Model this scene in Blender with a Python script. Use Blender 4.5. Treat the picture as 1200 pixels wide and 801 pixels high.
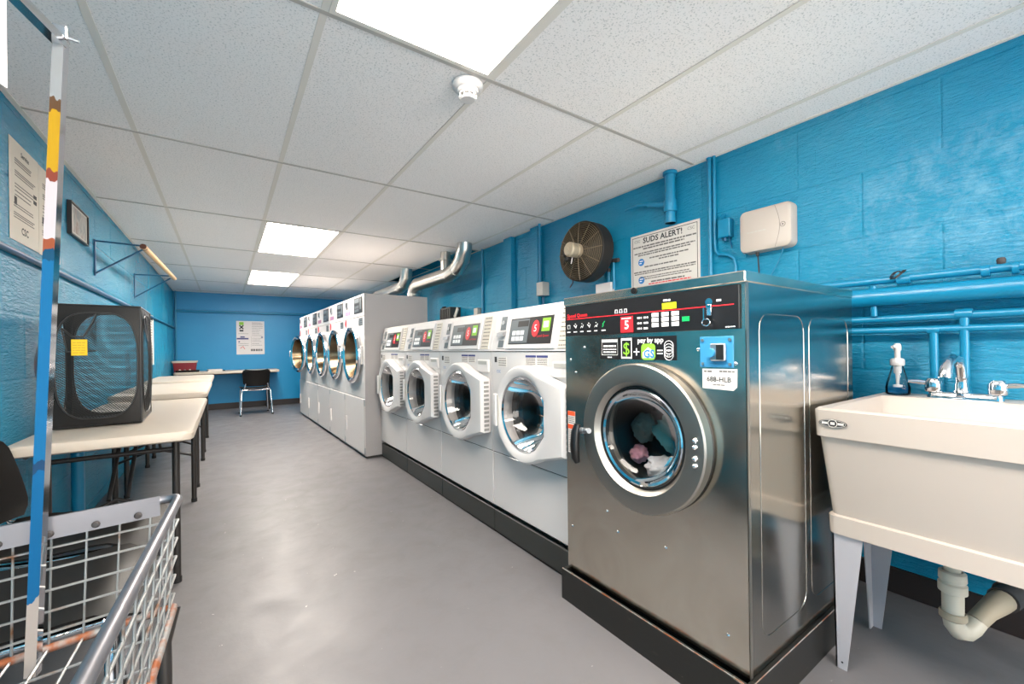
import bpy, bmesh, math, random
from mathutils import Vector, Matrix, noise
random.seed(7)
PI = math.pi
S = bpy.context.scene
C = S.collection
for o in list(bpy.data.objects):
    bpy.data.objects.remove(o)

# ------------------------------------------------------------------ camera
YAW, ROLL, FPX, CYPX, CAMH = 0.6012, -0.0125, 489.0, 408.0, 1.03
cam = bpy.data.cameras.new('camera'); cam_o = bpy.data.objects.new('camera', cam); C.objects.link(cam_o)
cam.sensor_fit = 'HORIZONTAL'; cam.sensor_width = 36.0
cam.lens = 36.0 * FPX / 1200.0
cam.shift_y = (CYPX - 400.5) / 1200.0
cam.clip_start = 0.02
fw = Vector((math.sin(YAW), math.cos(YAW), 0)); rt = Vector((math.cos(YAW), -math.sin(YAW), 0)); up = Vector((0, 0, 1))
r2 = rt * math.cos(ROLL) + up * math.sin(ROLL); u2 = up * math.cos(ROLL) - rt * math.sin(ROLL)
mw = Matrix((( r2.x, u2.x, -fw.x, 0), (r2.y, u2.y, -fw.y, 0), (r2.z, u2.z, -fw.z, CAMH), (0, 0, 0, 1)))
cam_o.matrix_world = mw
S.camera = cam_o

# ------------------------------------------------------------------ world + exposure
wd = bpy.data.worlds.new('world'); S.world = wd; wd.use_nodes = True
wd.node_tree.nodes['Background'].inputs[0].default_value = (1.0, 0.94, 0.86, 1)
wd.node_tree.nodes['Background'].inputs[1].default_value = 5.0
S.view_settings.view_transform = 'Standard'
try: S.view_settings.look = 'None'
except Exception: pass
S.view_settings.gamma = 1.0
S.view_settings.use_curve_mapping = False
S.cycles.max_bounces = 14; S.cycles.diffuse_bounces = 8; S.cycles.glossy_bounces = 6; S.cycles.transparent_max_bounces = 24
S.view_settings.exposure = 1.2
PANEL = 17.0          # radiance of the fluorescent ceiling panels

# room planes
XL, XR, YB, YF, ZC = -0.735, 2.28, 9.2, -2.6, 2.09

# ------------------------------------------------------------------ materials
def lin(r, g=None, b=None):
    if g is None: g = b = r
    f = lambda c: (c / 255.0) / 12.92 if c / 255.0 <= 0.04045 else ((c / 255.0 + 0.055) / 1.055) ** 2.4
    return (f(r), f(g), f(b), 1.0)
MATS = {}
def mat(name, col, rough=0.5, metal=0.0, spec=0.5, coat=0.0):
    m = bpy.data.materials.new(name); m.use_nodes = True
    p = m.node_tree.nodes['Principled BSDF']
    p.inputs['Base Color'].default_value = col
    p.inputs['Roughness'].default_value = rough
    p.inputs['Metallic'].default_value = metal
    p.inputs['Specular IOR Level'].default_value = spec
    p.inputs['Coat Weight'].default_value = coat
    MATS[name] = m
    return m
def nodes(m):
    nt = m.node_tree
    return nt, nt.nodes, nt.links, nt.nodes['Principled BSDF']
def coords(m, scale=(1, 1, 1), obj=False):
    nt, N, L, p = nodes(m)
    mp = N.new('ShaderNodeMapping'); mp.inputs['Scale'].default_value = scale
    if obj:
        t = N.new('ShaderNodeTexCoord'); L.new(t.outputs['Object'], mp.inputs[0])
    else:
        t = N.new('ShaderNodeNewGeometry'); L.new(t.outputs['Position'], mp.inputs[0])
    return mp.outputs[0]
def ntex(m, vec, scale, detail=4, rough=0.55, dist=0.0):
    nt, N, L, p = nodes(m)
    n = N.new('ShaderNodeTexNoise'); n.inputs['Scale'].default_value = scale
    n.inputs['Detail'].default_value = detail; n.inputs['Roughness'].default_value = rough
    n.inputs['Distortion'].default_value = dist
    L.new(vec, n.inputs['Vector']); return n.outputs['Fac']
def ramp(m, fac, stops):
    nt, N, L, p = nodes(m)
    r = N.new('ShaderNodeValToRGB'); el = r.color_ramp.elements
    el[0].position, el[0].color = stops[0][0], stops[0][1]
    el[1].position, el[1].color = stops[1][0], stops[1][1]
    for s in stops[2:]:
        e = el.new(s[0]); e.color = s[1]
    L.new(fac, r.inputs[0]); return r.outputs[0]
def mix(m, fac, a, b):
    nt, N, L, p = nodes(m)
    x = N.new('ShaderNodeMix'); x.data_type = 'RGBA'
    for s, v in ((x.inputs[0], fac), (x.inputs[6], a), (x.inputs[7], b)):
        if isinstance(v, (int, float)) or isinstance(v, tuple): s.default_value = v
        else: L.new(v, s)
    return x.outputs[2]
def math_n(m, op, a, b):
    nt, N, L, p = nodes(m)
    x = N.new('ShaderNodeMath'); x.operation = op
    for s, v in ((x.inputs[0], a), (x.inputs[1], b)):
        if isinstance(v, (int, float)): s.default_value = v
        else: L.new(v, s)
    return x.outputs[0]
def bump(m, h, strength, dist=0.01):
    nt, N, L, p = nodes(m)
    b = N.new('ShaderNodeBump'); b.inputs['Strength'].default_value = strength; b.inputs['Distance'].default_value = dist
    L.new(h, b.inputs['Height']); L.new(b.outputs[0], p.inputs['Normal']); return b
def g(v): return (v, v, v, 1)

# blue painted masonry
def blue_paint(name, col, col2, rough, wear, bstr):
    m = mat(name, col, rough); nt, N, L, p = nodes(m)
    v = coords(m)
    big = ntex(m, v, 1.1, 3, 0.5, 0.3)
    fine = ntex(m, v, 15.0, 6, 0.68)
    vs = coords(m, (1.0, 1.0, 5.0))
    rip = ntex(m, vs, 20.0, 4, 0.65, 0.6)
    c = mix(m, ramp(m, big, [(0.35, g(0)), (0.7, g(1))]), col, col2)
    worn = math_n(m, 'MULTIPLY', ramp(m, big, [(0.55, g(0)), (0.72, g(1))]), ramp(m, ntex(m, v, 8.0, 9, 0.8, 0.3), [(0.46, g(0)), (0.70, g(0.8))]))
    if name == 'blue_wall':      # flaking repair patch at the near end of the wall
        sp_ = N.new('ShaderNodeSeparateXYZ'); L.new(v, sp_.inputs[0])
        dy = math_n(m, 'DIVIDE', math_n(m, 'SUBTRACT', sp_.outputs[1], 0.25), 0.55); dz = math_n(m, 'DIVIDE', math_n(m, 'SUBTRACT', sp_.outputs[2], 1.58), 0.32)
        rad = math_n(m, 'ADD', math_n(m, 'MULTIPLY', dy, dy), math_n(m, 'MULTIPLY', dz, dz))
        pm_ = ramp(m, rad, [(0.25, g(1)), (1.0, g(0))])
        fl_ = ramp(m, ntex(m, v, 9.0, 9, 0.8, 0.3), [(0.44, g(0)), (0.70, g(0.85))])
        worn = math_n(m, 'MAXIMUM', worn, math_n(m, 'MULTIPLY', pm_, fl_))
    c = mix(m, math_n(m, 'MULTIPLY', worn, wear), c, lin(140, 190, 214))
    L.new(c, p.inputs['Base Color'])
    h = math_n(m, 'ADD', math_n(m, 'MULTIPLY', rip, 0.7), math_n(m, 'MULTIPLY', fine, 0.6))
    bump(m, h, bstr, 0.012)
    return m
blue_paint('blue_wall', lin(12, 132, 172), lin(30, 146, 182), 0.27, 0.6, 0.95)
blue_paint('blue_wall_left', lin(16, 134, 172), lin(40, 150, 186), 0.26, 0.65, 0.95)
blue_paint('blue_wall_back', lin(4, 134, 188), lin(10, 142, 194), 0.45, 0.15, 0.25)
blue_paint('blue_pipe', lin(12, 122, 162), lin(20, 130, 170), 0.3, 0.1, 0.12)
mat('blue_dark', lin(12, 84, 122), 0.4)
# ceiling tile
m = mat('ceiling_tile', lin(222, 221, 221), 0.9, 0, 0.2); nt, N, L, p = nodes(m)
v = coords(m)
sp = ntex(m, v, 150, 2, 0.6); lg = ntex(m, v, 2.0, 3)
fleck = ramp(m, sp, [(0.34, g(0)), (0.44, g(1))])
base = mix(m, lg, lin(243, 238, 236), lin(249, 244, 241))
L.new(mix(m, fleck, lin(206, 204, 202), base), p.inputs['Base Color'])
bump(m, sp, 0.2, 0.004)
mat('tbar', lin(226, 219, 210), 0.6)
mat('tbar_edge', lin(182, 176, 170), 0.6)
mat('plenum_dark', lin(70, 66, 62), 0.9)
m = mat('light_panel', lin(250), 0.4); nt, N, L, p = nodes(m)
p.inputs['Emission Color'].default_value = (1.0, 0.905, 0.80, 1); p.inputs['Emission Strength'].default_value = PANEL
# floor
m = mat('floor_paint', lin(186, 184, 186), 0.33, 0, 0.45); nt, N, L, p = nodes(m)
v = coords(m)
n1 = ntex(m, v, 0.9, 4, 0.55, 0.5); n2 = ntex(m, v, 6.0, 5, 0.65, 0.4); n3 = ntex(m, v, 26.0, 3, 0.6)
c = mix(m, n1, lin(98, 97, 100), lin(110, 108, 110))
c = mix(m, math_n(m, 'MULTIPLY', ramp(m, n2, [(0.5, g(0)), (0.75, g(1))]), 0.35), c, lin(98, 95, 95))
flk = math_n(m, 'MULTIPLY', ramp(m, n3, [(0.70, g(0)), (0.73, g(1))]), ramp(m, n2, [(0.50, g(0)), (0.58, g(1))]))
c = mix(m, flk, c, lin(180, 175, 170))
rus = math_n(m, 'MULTIPLY', ramp(m, ntex(m, v, 13.0, 4), [(0.70, g(0)), (0.76, g(1))]), ramp(m, n1, [(0.5, g(0)), (0.6, g(0.7))]))
c = mix(m, rus, c, lin(84, 76, 70))
L.new(c, p.inputs['Base Color'])
L.new(ramp(m, n2, [(0.3, g(0.36)), (0.75, g(0.54))]), p.inputs['Roughness'])
bump(m, math_n(m, 'ADD', n2, math_n(m, 'MULTIPLY', n3, 0.4)), 0.12, 0.01)
mat('baseboard', lin(40, 32, 31), 0.5)
# machine finishes
mat('white_enamel', lin(208, 204, 202), 0.28, 0, 0.5, 0.2)
mat('white_plastic', lin(212, 208, 206), 0.35)
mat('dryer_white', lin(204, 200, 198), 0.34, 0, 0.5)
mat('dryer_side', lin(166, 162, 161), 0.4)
mat('seam_dark', lin(60, 58, 58), 0.7)
m = mat('stainless', lin(190, 184, 174), 0.27, 1.0); nt, N, L, p = nodes(m)
v = coords(m, (1, 1, 60)); st = ntex(m, v, 14, 3, 0.6)
sm = ntex(m, coords(m), 3.2, 4, 0.6, 1.2)
L.new(ramp(m, sm, [(0.35, lin(206, 198, 184)), (0.7, lin(226, 219, 206))]), p.inputs['Base Color'])
L.new(math_n(m, 'ADD', math_n(m, 'MULTIPLY', st, 0.08), math_n(m, 'MULTIPLY', sm, 0.3)), p.inputs['Roughness'])
bump(m, st, 0.03, 0.002)
m = mat('stainless_side', lin(186, 183, 176), 0.17, 1.0)
mat('brushed_ring', lin(170, 165, 157), 0.38, 1.0)
mat('chrome', lin(225, 225, 228), 0.08, 1.0)
mat('zinc', lin(176, 178, 182), 0.35, 0.9)
mat('zinc_rim', lin(140, 140, 146), 0.36, 0.9)
m = mat('rust_steel', lin(150, 110, 80), 0.6, 0.5); nt, N, L, p = nodes(m)
L.new(ramp(m, ntex(m, coords(m), 22, 4), [(0.42, lin(142, 142, 140)), (0.6, lin(142, 82, 50))]), p.inputs['Base Color'])
m = mat('wire_steel', lin(170, 170, 168), 0.35, 0.8); nt, N, L, p = nodes(m)
L.new(ramp(m, ntex(m, coords(m), 16, 4), [(0.56, lin(160, 162, 162)), (0.70, lin(130, 92, 66))]), p.inputs['Base Color'])
mat('foil', lin(205, 203, 198), 0.3, 0.95)
mat('black_panel', lin(24, 22, 23), 0.35)
mat('black_plastic', lin(18, 17, 18), 0.35)
mat('shell_black', lin(20, 18, 17), 0.45, 0, 0.28)
mat('rubber', lin(20, 20, 20), 0.7)
m = mat('plinth_black', lin(36, 36, 33), 0.4); nt, N, L, p = nodes(m)
sc = ntex(m, coords(m, (1, 1, 2.5)), 14, 5, 0.7, 0.6)
L.new(ramp(m, sc, [(0.60, lin(25, 25, 23)), (0.69, lin(44, 39, 34)), (0.73, lin(140, 134, 126))]), p.inputs['Base Color'])
mat('plinth_grey', lin(46, 48, 46), 0.45)
mat('drum', lin(104, 98, 92), 0.3, 1.0)
mat('inner_dark', lin(20, 19, 18), 0.5)
mat('gasket', lin(54, 52, 52), 0.5)
def glass(name, tint, refl):
    m = bpy.data.materials.new(name); m.use_nodes = True; MATS[name] = m
    nt = m.node_tree; N = nt.nodes; L = nt.links
    for n in list(N): N.remove(n)
    o = N.new('ShaderNodeOutputMaterial'); mx = N.new('ShaderNodeMixShader')
    t = N.new('ShaderNodeBsdfTransparent'); t.inputs[0].default_value = tint
    gl = N.new('ShaderNodeBsdfGlossy'); gl.inputs['Roughness'].default_value = 0.03
    fr = N.new('ShaderNodeFresnel'); fr.inputs[0].default_value = refl
    L.new(fr.outputs[0], mx.inputs[0]); L.new(t.outputs[0], mx.inputs[1]); L.new(gl.outputs[0], mx.inputs[2]); L.new(mx.outputs[0], o.inputs[0])
    return m
glass('door_glass', (0.86, 0.88, 0.88, 1), 1.35)
glass('bowl_glass', (0.66, 0.66, 0.66, 1), 1.5)
glass('dryer_glass', (0.45, 0.43, 0.40, 1), 1.25)
glass('clear_plastic', (0.965, 0.98, 0.99, 1), 1.25)
glass('soap_blue', (0.45, 0.78, 0.92, 1), 1.1)
mat('sink_cream', lin(190, 178, 168), 0.38)
mat('sink_apron', lin(222, 214, 206), 0.5)
bump_m = MATS['sink_apron']; bump(bump_m, ntex(bump_m, coords(bump_m, (1, 1, 3)), 30, 3), 0.08, 0.004)
mat('sink_leg', lin(168, 166, 172), 0.4)
mat('pvc', lin(206, 198, 182), 0.4)
mat('pvc_dirty', lin(172, 160, 140), 0.6)
mat('cast_iron', lin(60, 56, 56), 0.7)
mat('table_top', lin(190, 178, 164), 0.42)
mat('table_edge', lin(224, 214, 202), 0.5)
mat('table_leg', lin(46, 43, 41), 0.42, 0.3)
mat('table_brace', lin(40, 37, 37), 0.45, 0.3)
mat('wood', lin(222, 180, 132), 0.5)
mat('rust', lin(96, 50, 34), 0.7)
mat('paper', lin(212, 207, 201), 0.7)
mat('paper_cream', lin(206, 198, 184), 0.7)
mat('paper_white', lin(222, 216, 215), 0.7)
mat('ink', lin(38, 38, 42), 0.7)
mat('ink_grey', lin(104, 100, 98), 0.7)
mat('ink_blue', lin(38, 120, 190), 0.6)
mat('ink_navy', lin(52, 60, 120), 0.6)
mat('ink_green', lin(130, 190, 50), 0.6)
mat('ink_red', lin(214, 34, 44), 0.5)
mat('ink_orange', lin(226, 84, 40), 0.5)
mat('white_print', lin(240), 0.5)
mat('lcd_grey', lin(96, 104, 108), 0.3)
mat('yellow', lin(238, 190, 20), 0.6)
mat('yellow_worn', lin(196, 160, 24), 0.6)
mat('maroon', lin(126, 30, 40), 0.55)
mat('cardboard', lin(190, 180, 164), 0.7)
mat('pink_label', lin(220, 150, 160), 0.6)
mat('green_btn', lin(20, 170, 90), 0.4)
m = mat('lcd_yellow', lin(170, 180, 20), 0.4); nt, N, L, p = nodes(m)
p.inputs['Emission Color'].default_value = lin(200, 205, 30); p.inputs['Emission Strength'].default_value = 0.35
mat('collar_metal', lin(112, 98, 78), 0.22, 1.0)
mat('hinge_grey', lin(140, 138, 136), 0.5)
mat('beige_box', lin(176, 167, 159), 0.45)
mat('grey_box', lin(178, 176, 170), 0.5)
mat('fan_cage', lin(120, 106, 86), 0.5, 0.2)
mat('fan_dark', lin(30, 26, 23), 0.6)
mat('fan_motor', lin(178, 164, 142), 0.5, 0.3)
mat('cable_black', lin(28, 28, 30), 0.5)
mat('valve_red', lin(170, 24, 34), 0.5)
mat('blue_plate', lin(60, 140, 186), 0.4)
mat('cloth_teal', lin(96, 150, 148), 0.9); mat('cloth_dark', lin(70, 74, 80), 0.9); mat('cloth_grey', lin(112, 112, 104), 0.9)
mat('cloth_white', lin(214, 204, 204), 0.9); mat('cloth_pink', lin(206, 140, 150), 0.9); mat('cloth_tan', lin(180, 150, 118), 0.9)
m = mat('photo_print', lin(150, 140, 130), 0.35); nt, N, L, p = nodes(m)
L.new(ramp(m, ntex(m, coords(m, (1, 2, 1)), 9, 4, 0.6, 1.0), [(0.4, lin(112, 86, 72)), (0.55, lin(150, 146, 140)), (0.68, lin(70, 90, 96))]), p.inputs['Base Color'])
# pole with old tape and paint
m = mat('pole_paint', lin(60, 150, 200), 0.35); nt, N, L, p = nodes(m)
v = coords(m)
sep = N.new('ShaderNodeSeparateXYZ'); L.new(v, sep.inputs[0])
wob = math_n(m, 'ADD', sep.outputs[2], math_n(m, 'MULTIPLY', math_n(m, 'SUBTRACT', ntex(m, coords(m, (1, 1, 0.3)), 60, 2), 0.5), 0.05))
z01 = math_n(m, 'DIVIDE', math_n(m, 'SUBTRACT', wob, 0.4), 1.3)
def zs(z): return (z - 0.4) / 1.3
r = N.new('ShaderNodeValToRGB'); r.color_ramp.interpolation = 'CONSTANT'; L.new(z01, r.inputs[0])
el = r.color_ramp.elements
stops = [(0.0, lin(170, 158, 150)), (zs(0.55), lin(18, 92, 140)), (zs(0.795), lin(34, 62, 96)), (zs(0.82), lin(24, 100, 148)), (zs(1.215), lin(24, 70, 100)), (zs(1.237), lin(150, 76, 44)), (zs(1.256), lin(196, 184, 186)), (zs(1.378), lin(130, 58, 40)), (zs(1.400), lin(186, 142, 14)), (zs(1.515), lin(96, 66, 40)), (zs(1.54), lin(150, 150, 150))]
el[0].position, el[0].color = stops[0]; el[1].position, el[1].color = stops[1]
for s in stops[2:]:
    e = el.new(s[0]); e.color = s[1]
L.new(r.outputs[0], p.inputs['Base Color'])
# black mesh net of the hamper
m = bpy.data.materials.new('net'); m.use_nodes = True; MATS['net'] = m
nt = m.node_tree; N = nt.nodes; L = nt.links
p = N['Principled BSDF']; p.inputs['Base Color'].default_value = lin(20, 22, 24); p.inputs['Roughness'].default_value = 0.6
tr = N.new('ShaderNodeBsdfTransparent'); mx = N.new('ShaderNodeMixShader')
tc = N.new('ShaderNodeTexCoord')
def wave(d):
    w = N.new('ShaderNodeTexWave'); w.bands_direction = d; w.inputs['Scale'].default_value = 62; L.new(tc.outputs['Object'], w.inputs[0]); return w.outputs['Fac']
mxm = N.new('ShaderNodeMath'); mxm.operation = 'MAXIMUM'; L.new(wave('DIAGONAL'), mxm.inputs[0]); L.new(wave('Z'), mxm.inputs[1])
gt = N.new('ShaderNodeMath'); gt.operation = 'GREATER_THAN'; gt.inputs[1].default_value = 0.85; L.new(mxm.outputs[0], gt.inputs[0])
L.new(gt.outputs[0], mx.inputs[0]); L.new(tr.outputs[0], mx.inputs[1]); L.new(p.outputs[0], mx.inputs[2])
L.new(mx.outputs[0], N['Material Output'].inputs[0])

# ------------------------------------------------------------------ mesh builder
class B:
    def __init__(s, T=None):
        s.bm = bmesh.new(); s.T = T or Matrix(); s.mi = 0
    def v(s, co): return s.bm.verts.new(s.T @ Vector(co))
    def f(s, vs):
        try:
            fc = s.bm.faces.new(vs); fc.material_index = s.mi; return fc
        except ValueError: return None
    def quad(s, a, b, c, d): return s.f([s.v(a), s.v(b), s.v(c), s.v(d)])
    def poly(s, pts): return s.f([s.v(p) for p in pts])
    def box(s, x0, x1, y0, y1, z0, z1, ch=0.0):
        if ch > 0:
            bm2 = bmesh.new()
            vs = [bm2.verts.new((x, y, z)) for x in (x0, x1) for y in (y0, y1) for z in (z0, z1)]
            for q in ((0, 1, 3, 2), (4, 6, 7, 5), (0, 4, 5, 1), (2, 3, 7, 6), (0, 2, 6, 4), (1, 5, 7, 3)): bm2.faces.new([vs[i] for i in q])
            bmesh.ops.bevel(bm2, geom=list(bm2.edges), offset=ch, segments=1 if ch < 0.006 else 2, profile=0.6, affect='EDGES')
            mp = {w: s.v(w.co) for w in bm2.verts}
            for fc in bm2.faces: s.f([mp[w] for w in fc.verts])
            bm2.free(); return
        vs = [s.v((x, y, z)) for x in (x0, x1) for y in (y0, y1) for z in (z0, z1)]
        for q in ((0, 1, 3, 2), (4, 6, 7, 5), (0, 4, 5, 1), (2, 3, 7, 6), (0, 2, 6, 4), (1, 5, 7, 3)): s.f([vs[i] for i in q])
    def hexa(s, p):   # 8 corners: bottom 4 ccw, top 4 ccw
        vs = [s.v(q) for q in p]
        for q in ((3, 2, 1, 0), (4, 5, 6, 7), (0, 1, 5, 4), (1, 2, 6, 5), (2, 3, 7, 6), (3, 0, 4, 7)): s.f([vs[i] for i in q])
    def tube(s, pts, r, n=10, closed=False, caps=True):
        pts = [Vector(p) for p in pts]; k = len(pts); rings = []
        ref = None
        for i, p in enumerate(pts):
            if closed: t = (pts[(i + 1) % k] - pts[i - 1])
            else: t = pts[min(i + 1, k - 1)] - pts[max(i - 1, 0)]
            t.normalize()
            if ref is None:
                ref = Vector((0, 0, 1)) if abs(t.z) < 0.9 else Vector((1, 0, 0))
            a = ref - t * ref.dot(t)
            if a.length < 1e-4: a = t.orthogonal()
            a.normalize(); ref = a; b = t.cross(a)
            rr = r[i] if isinstance(r, (list, tuple)) else r
            rings.append([s.v(p + (a * math.cos(2 * PI * j / n) + b * math.sin(2 * PI * j / n)) * rr) for j in range(n)])
        for i in range(k if closed else k - 1):
            A, Bq = rings[i], rings[(i + 1) % k]
            for j in range(n): s.f([A[j], A[(j + 1) % n], Bq[(j + 1) % n], Bq[j]])
        if caps and not closed:
            s.f(rings[0][::-1]); s.f(rings[-1])
    def cyl(s, p0, p1, r, n=16): s.tube([p0, p1], r, n)
    def lathe(s, prof, o, ax=(0, 0, 1), n=32):
        o = Vector(o); ax = Vector(ax).normalized(); a = ax.orthogonal().normalized(); b = ax.cross(a); rings = []
        for (r, h) in prof:
            if r < 1e-6: rings.append([s.v(o + ax * h)])
            else: rings.append([s.v(o + ax * h + (a * math.cos(2 * PI * j / n) + b * math.sin(2 * PI * j / n)) * r) for j in range(n)])
        for A, Q in zip(rings, rings[1:]):
            for j in range(n):
                j2 = (j + 1) % n
                if len(A) == 1 and len(Q) == 1: continue
                if len(A) == 1: s.f([A[0], Q[j2], Q[j]])
                elif len(Q) == 1: s.f([A[j], A[j2], Q[0]])
                else: s.f([A[j], A[j2], Q[j2], Q[j]])
    def prism(s, pts, d):      # polygon in 3d swept by vector d
        d = Vector(d); A = [s.v(p) for p in pts]; Q = [s.v(Vector(p) + d) for p in pts]; n = len(pts)
        s.f(A); s.f(Q[::-1])
        for i in range(n): s.f([A[i], A[(i + 1) % n], Q[(i + 1) % n], Q[i]])
    def holed(s, x0, x1, z0, z1, y, cx, cz, r, n=48, depth=0.0):   # plate in the xz plane with a round hole
        angs = sorted([2 * PI * i / n for i in range(n)] + [math.atan2(z - cz, x - cx) % (2 * PI) for x in (x0, x1) for z in (z0, z1)])
        inn, out, back = [], [], []
        for a in angs:
            c, q = math.cos(a), math.sin(a); t = 1e9
            if c > 1e-9: t = min(t, (x1 - cx) / c)
            if c < -1e-9: t = min(t, (x0 - cx) / c)
            if q > 1e-9: t = min(t, (z1 - cz) / q)
            if q < -1e-9: t = min(t, (z0 - cz) / q)
            inn.append(s.v((cx + r * c, y, cz + r * q))); out.append(s.v((cx + t * c, y, cz + t * q)))
            back.append(s.v((cx + r * c, y + depth, cz + r * q)))
        k = len(angs)
        for i in range(k):
            j = (i + 1) % k
            s.f([inn[i], out[i], out[j], inn[j]])
            if depth: s.f([inn[i], inn[j], back[j], back[i]])
    def rbox_path(s, w, h, r, n=5):
        pts = []
        for (cx, cz, a0) in ((w / 2 - r, h / 2 - r, 0), (-w / 2 + r, h / 2 - r, PI / 2), (-w / 2 + r, -h / 2 + r, PI), (w / 2 - r, -h / 2 + r, 1.5 * PI)):
            for i in range(n + 1):
                a = a0 + PI / 2 * i / n; pts.append((cx + r * math.cos(a), cz + r * math.sin(a)))
        return pts
    def obj(s, name, mats, parent=None, smooth=0, loc=None, rotz=0, recalc=True):
        if recalc: bmesh.ops.recalc_face_normals(s.bm, faces=list(s.bm.faces))
        me = bpy.data.meshes.new(name); s.bm.to_mesh(me); s.bm.free()
        for mm in ([mats] if isinstance(mats, str) else mats): me.materials.append(MATS[mm])
        if smooth:
            me.polygons.foreach_set('use_smooth', [True] * len(me.polygons))
            me.set_sharp_from_angle(angle=math.radians(smooth))
        o = bpy.data.objects.new(name, me); C.objects.link(o)
        if parent: o.parent = parent
        if loc: o.location = loc
        if rotz: o.rotation_euler = (0, 0, rotz)
        return o
def tag(o, label=None, cat=None, group=None, kind=None):
    if label: o['label'] = label
    if cat: o['category'] = cat
    if group: o['group'] = group
    if kind: o['kind'] = kind
    return o
def thing(name, label, cat, loc=(0, 0, 0), rotz=0, group=None):
    o = bpy.data.objects.new(name, None); C.objects.link(o); o.empty_display_size = 0.05
    o.location = loc; o.rotation_euler = (0, 0, rotz)
    return tag(o, label, cat, group)
def copy_tree(o, parent=None):
    kids = list(o.children)
    c = o.copy(); C.objects.link(c); c.parent = parent
    for ch in kids: copy_tree(ch, c)
    return c
def text(body, size, mt, parent, x, y, z, name='print', align='CENTER', T=None, depth=0.0, sx=1.0, bold=0.0, rot=None):
    cu = bpy.data.curves.new('t', 'FONT'); cu.body = body; cu.size = size; cu.align_x = align; cu.align_y = 'CENTER'
    cu.resolution_u = 2; cu.extrude = depth; cu.offset = bold
    o = bpy.data.objects.new('t', cu); C.objects.link(o)
    bpy.context.view_layer.update()
    me = bpy.data.meshes.new_from_object(o.evaluated_get(bpy.context.evaluated_depsgraph_get()))
    bpy.data.objects.remove(o); bpy.data.curves.remove(cu)
    # text plane xy -> local xz facing -y
    M = Matrix.Translation((x, y, z)) @ (rot or Matrix()) @ Matrix.Rotation(PI / 2, 4, 'X') @ Matrix.Scale(sx, 4, (1, 0, 0))
    me.transform(M if T is None else T @ M)
    me.materials.clear(); me.materials.append(MATS[mt]); me.name = name
    for pl in me.polygons: pl.material_index = 0
    q = bpy.data.objects.new(name, me); C.objects.link(q); q.parent = parent
    return q
def wordlines(b, x0, x1, z, h, y, rnd, gap=0.5, fill=1.0):   # a line of print too small to read: short word-length strokes
    x = x0
    while x < x1:
        w = h * rnd.uniform(1.2, 4.5)
        if x + w > x1: w = x1 - x
        if w > h * 0.5: b.box(x, x + w * fill, y - 0.0004, y, z - h / 2, z + h / 2)
        x += w + h * gap
RIGHT, LEFT, BACK = -PI / 2, PI / 2, 0.0

# ------------------------------------------------------------------ setting
b = B(); b.box(XL - 0.2, XR + 0.2, YF - 0.1, YB + 0.2, -0.1, 0)
tag(b.obj('floor', 'floor_paint'), kind='structure')
def course_edges():
    z = [0.0, 0.065]
    while z[-1] < ZC - 0.01: z.append(round(z[-1] + 0.285, 3))
    z[-1] = ZC + 0.02; return z
def block_mesh(mt):
    b = B(); c = 0.02
    # unit block, front face at y=0 towards -y, chamfer set for a 0.49 x 0.285 piece
    o = [(-.5, .5, -.5), (.5, .5, -.5), (.5, .5, .5), (-.5, .5, .5)]
    f = [(-.499, 0.16, -.497), (.499, 0.16, -.497), (.499, 0.16, .497), (-.499, 0.16, .497)]
    t = [(-.484, 0, -.468), (.484, 0, -.468), (.484, 0, .468), (-.484, 0, .468)]
    O = [b.v(p) for p in o]; F = [b.v(p) for p in f]; Tt = [b.v(p) for p in t]
    for i in range(4):
        j = (i + 1) % 4
        b.f([O[i], O[j], F[j], F[i]]); b.f([F[i], F[j], Tt[j], Tt[i]])
    b.f(Tt); b.f(O[::-1])
    me_o = b.obj('block', mt); me = me_o.data; bpy.data.objects.remove(me_o); return me
def block_wall(name, mt, to_world, rotz, a0, a1, phase, ysc=0.016):
    w = thing(name, None, None); w['kind'] = 'structure'
    me = block_mesh(mt); zs_ = course_edges()
    for i in range(len(zs_) - 1):
        off = phase + (0.245 if i % 2 else 0.0)
        ed = [a0]; k = math.floor((a0 - off) / 0.49) + 1
        while off + k * 0.49 < a1 - 0.03:
            if off + k * 0.49 > a0 + 0.03: ed.append(off + k * 0.49)
            k += 1
        ed.append(a1)
        for p, q in zip(ed, ed[1:]):
            o = bpy.data.objects.new('block', me); C.objects.link(o); o.parent = w
            o.location = to_world((p + q) / 2, (zs_[i] + zs_[i + 1]) / 2, random.uniform(-0.0015, 0.0015)); o.rotation_euler = (0, 0, rotz)
            o.scale = ((q - p) + 0.002, ysc, zs_[i + 1] - zs_[i] + 0.001)
    return w
wr = block_wall('wall_right', 'blue_wall', lambda a, z, d: (XR + d, a, z), RIGHT, YF, YB, 0.63)
b = B(); b.box(XR + 0.0028, XR + 0.2, YF, YB, 0, ZC + 0.15); b.obj('mortar_bed', 'blue_wall', wr)
wl = block_wall('wall_left', 'blue_wall_left', lambda a, z, d: (XL + d, a, z), LEFT, YF, YB, 0.30)
b = B(); b.box(XL - 0.2, XL - 0.0028, YF, YB, 0, ZC + 0.15); b.obj('mortar_bed', 'blue_wall_left', wl)
b = B(); b.box(XL - 0.2, XR + 0.2, YB, YB + 0.2, 0, ZC + 0.15)
wb = tag(b.obj('wall_back', 'blue_wall_back'), kind='structure')
WX0, WX1, WZ0, WZ1 = -0.60, 2.15, 0.25, 2.05      # unseen window added behind the viewpoint so fill daylight lifts the ceiling
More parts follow.
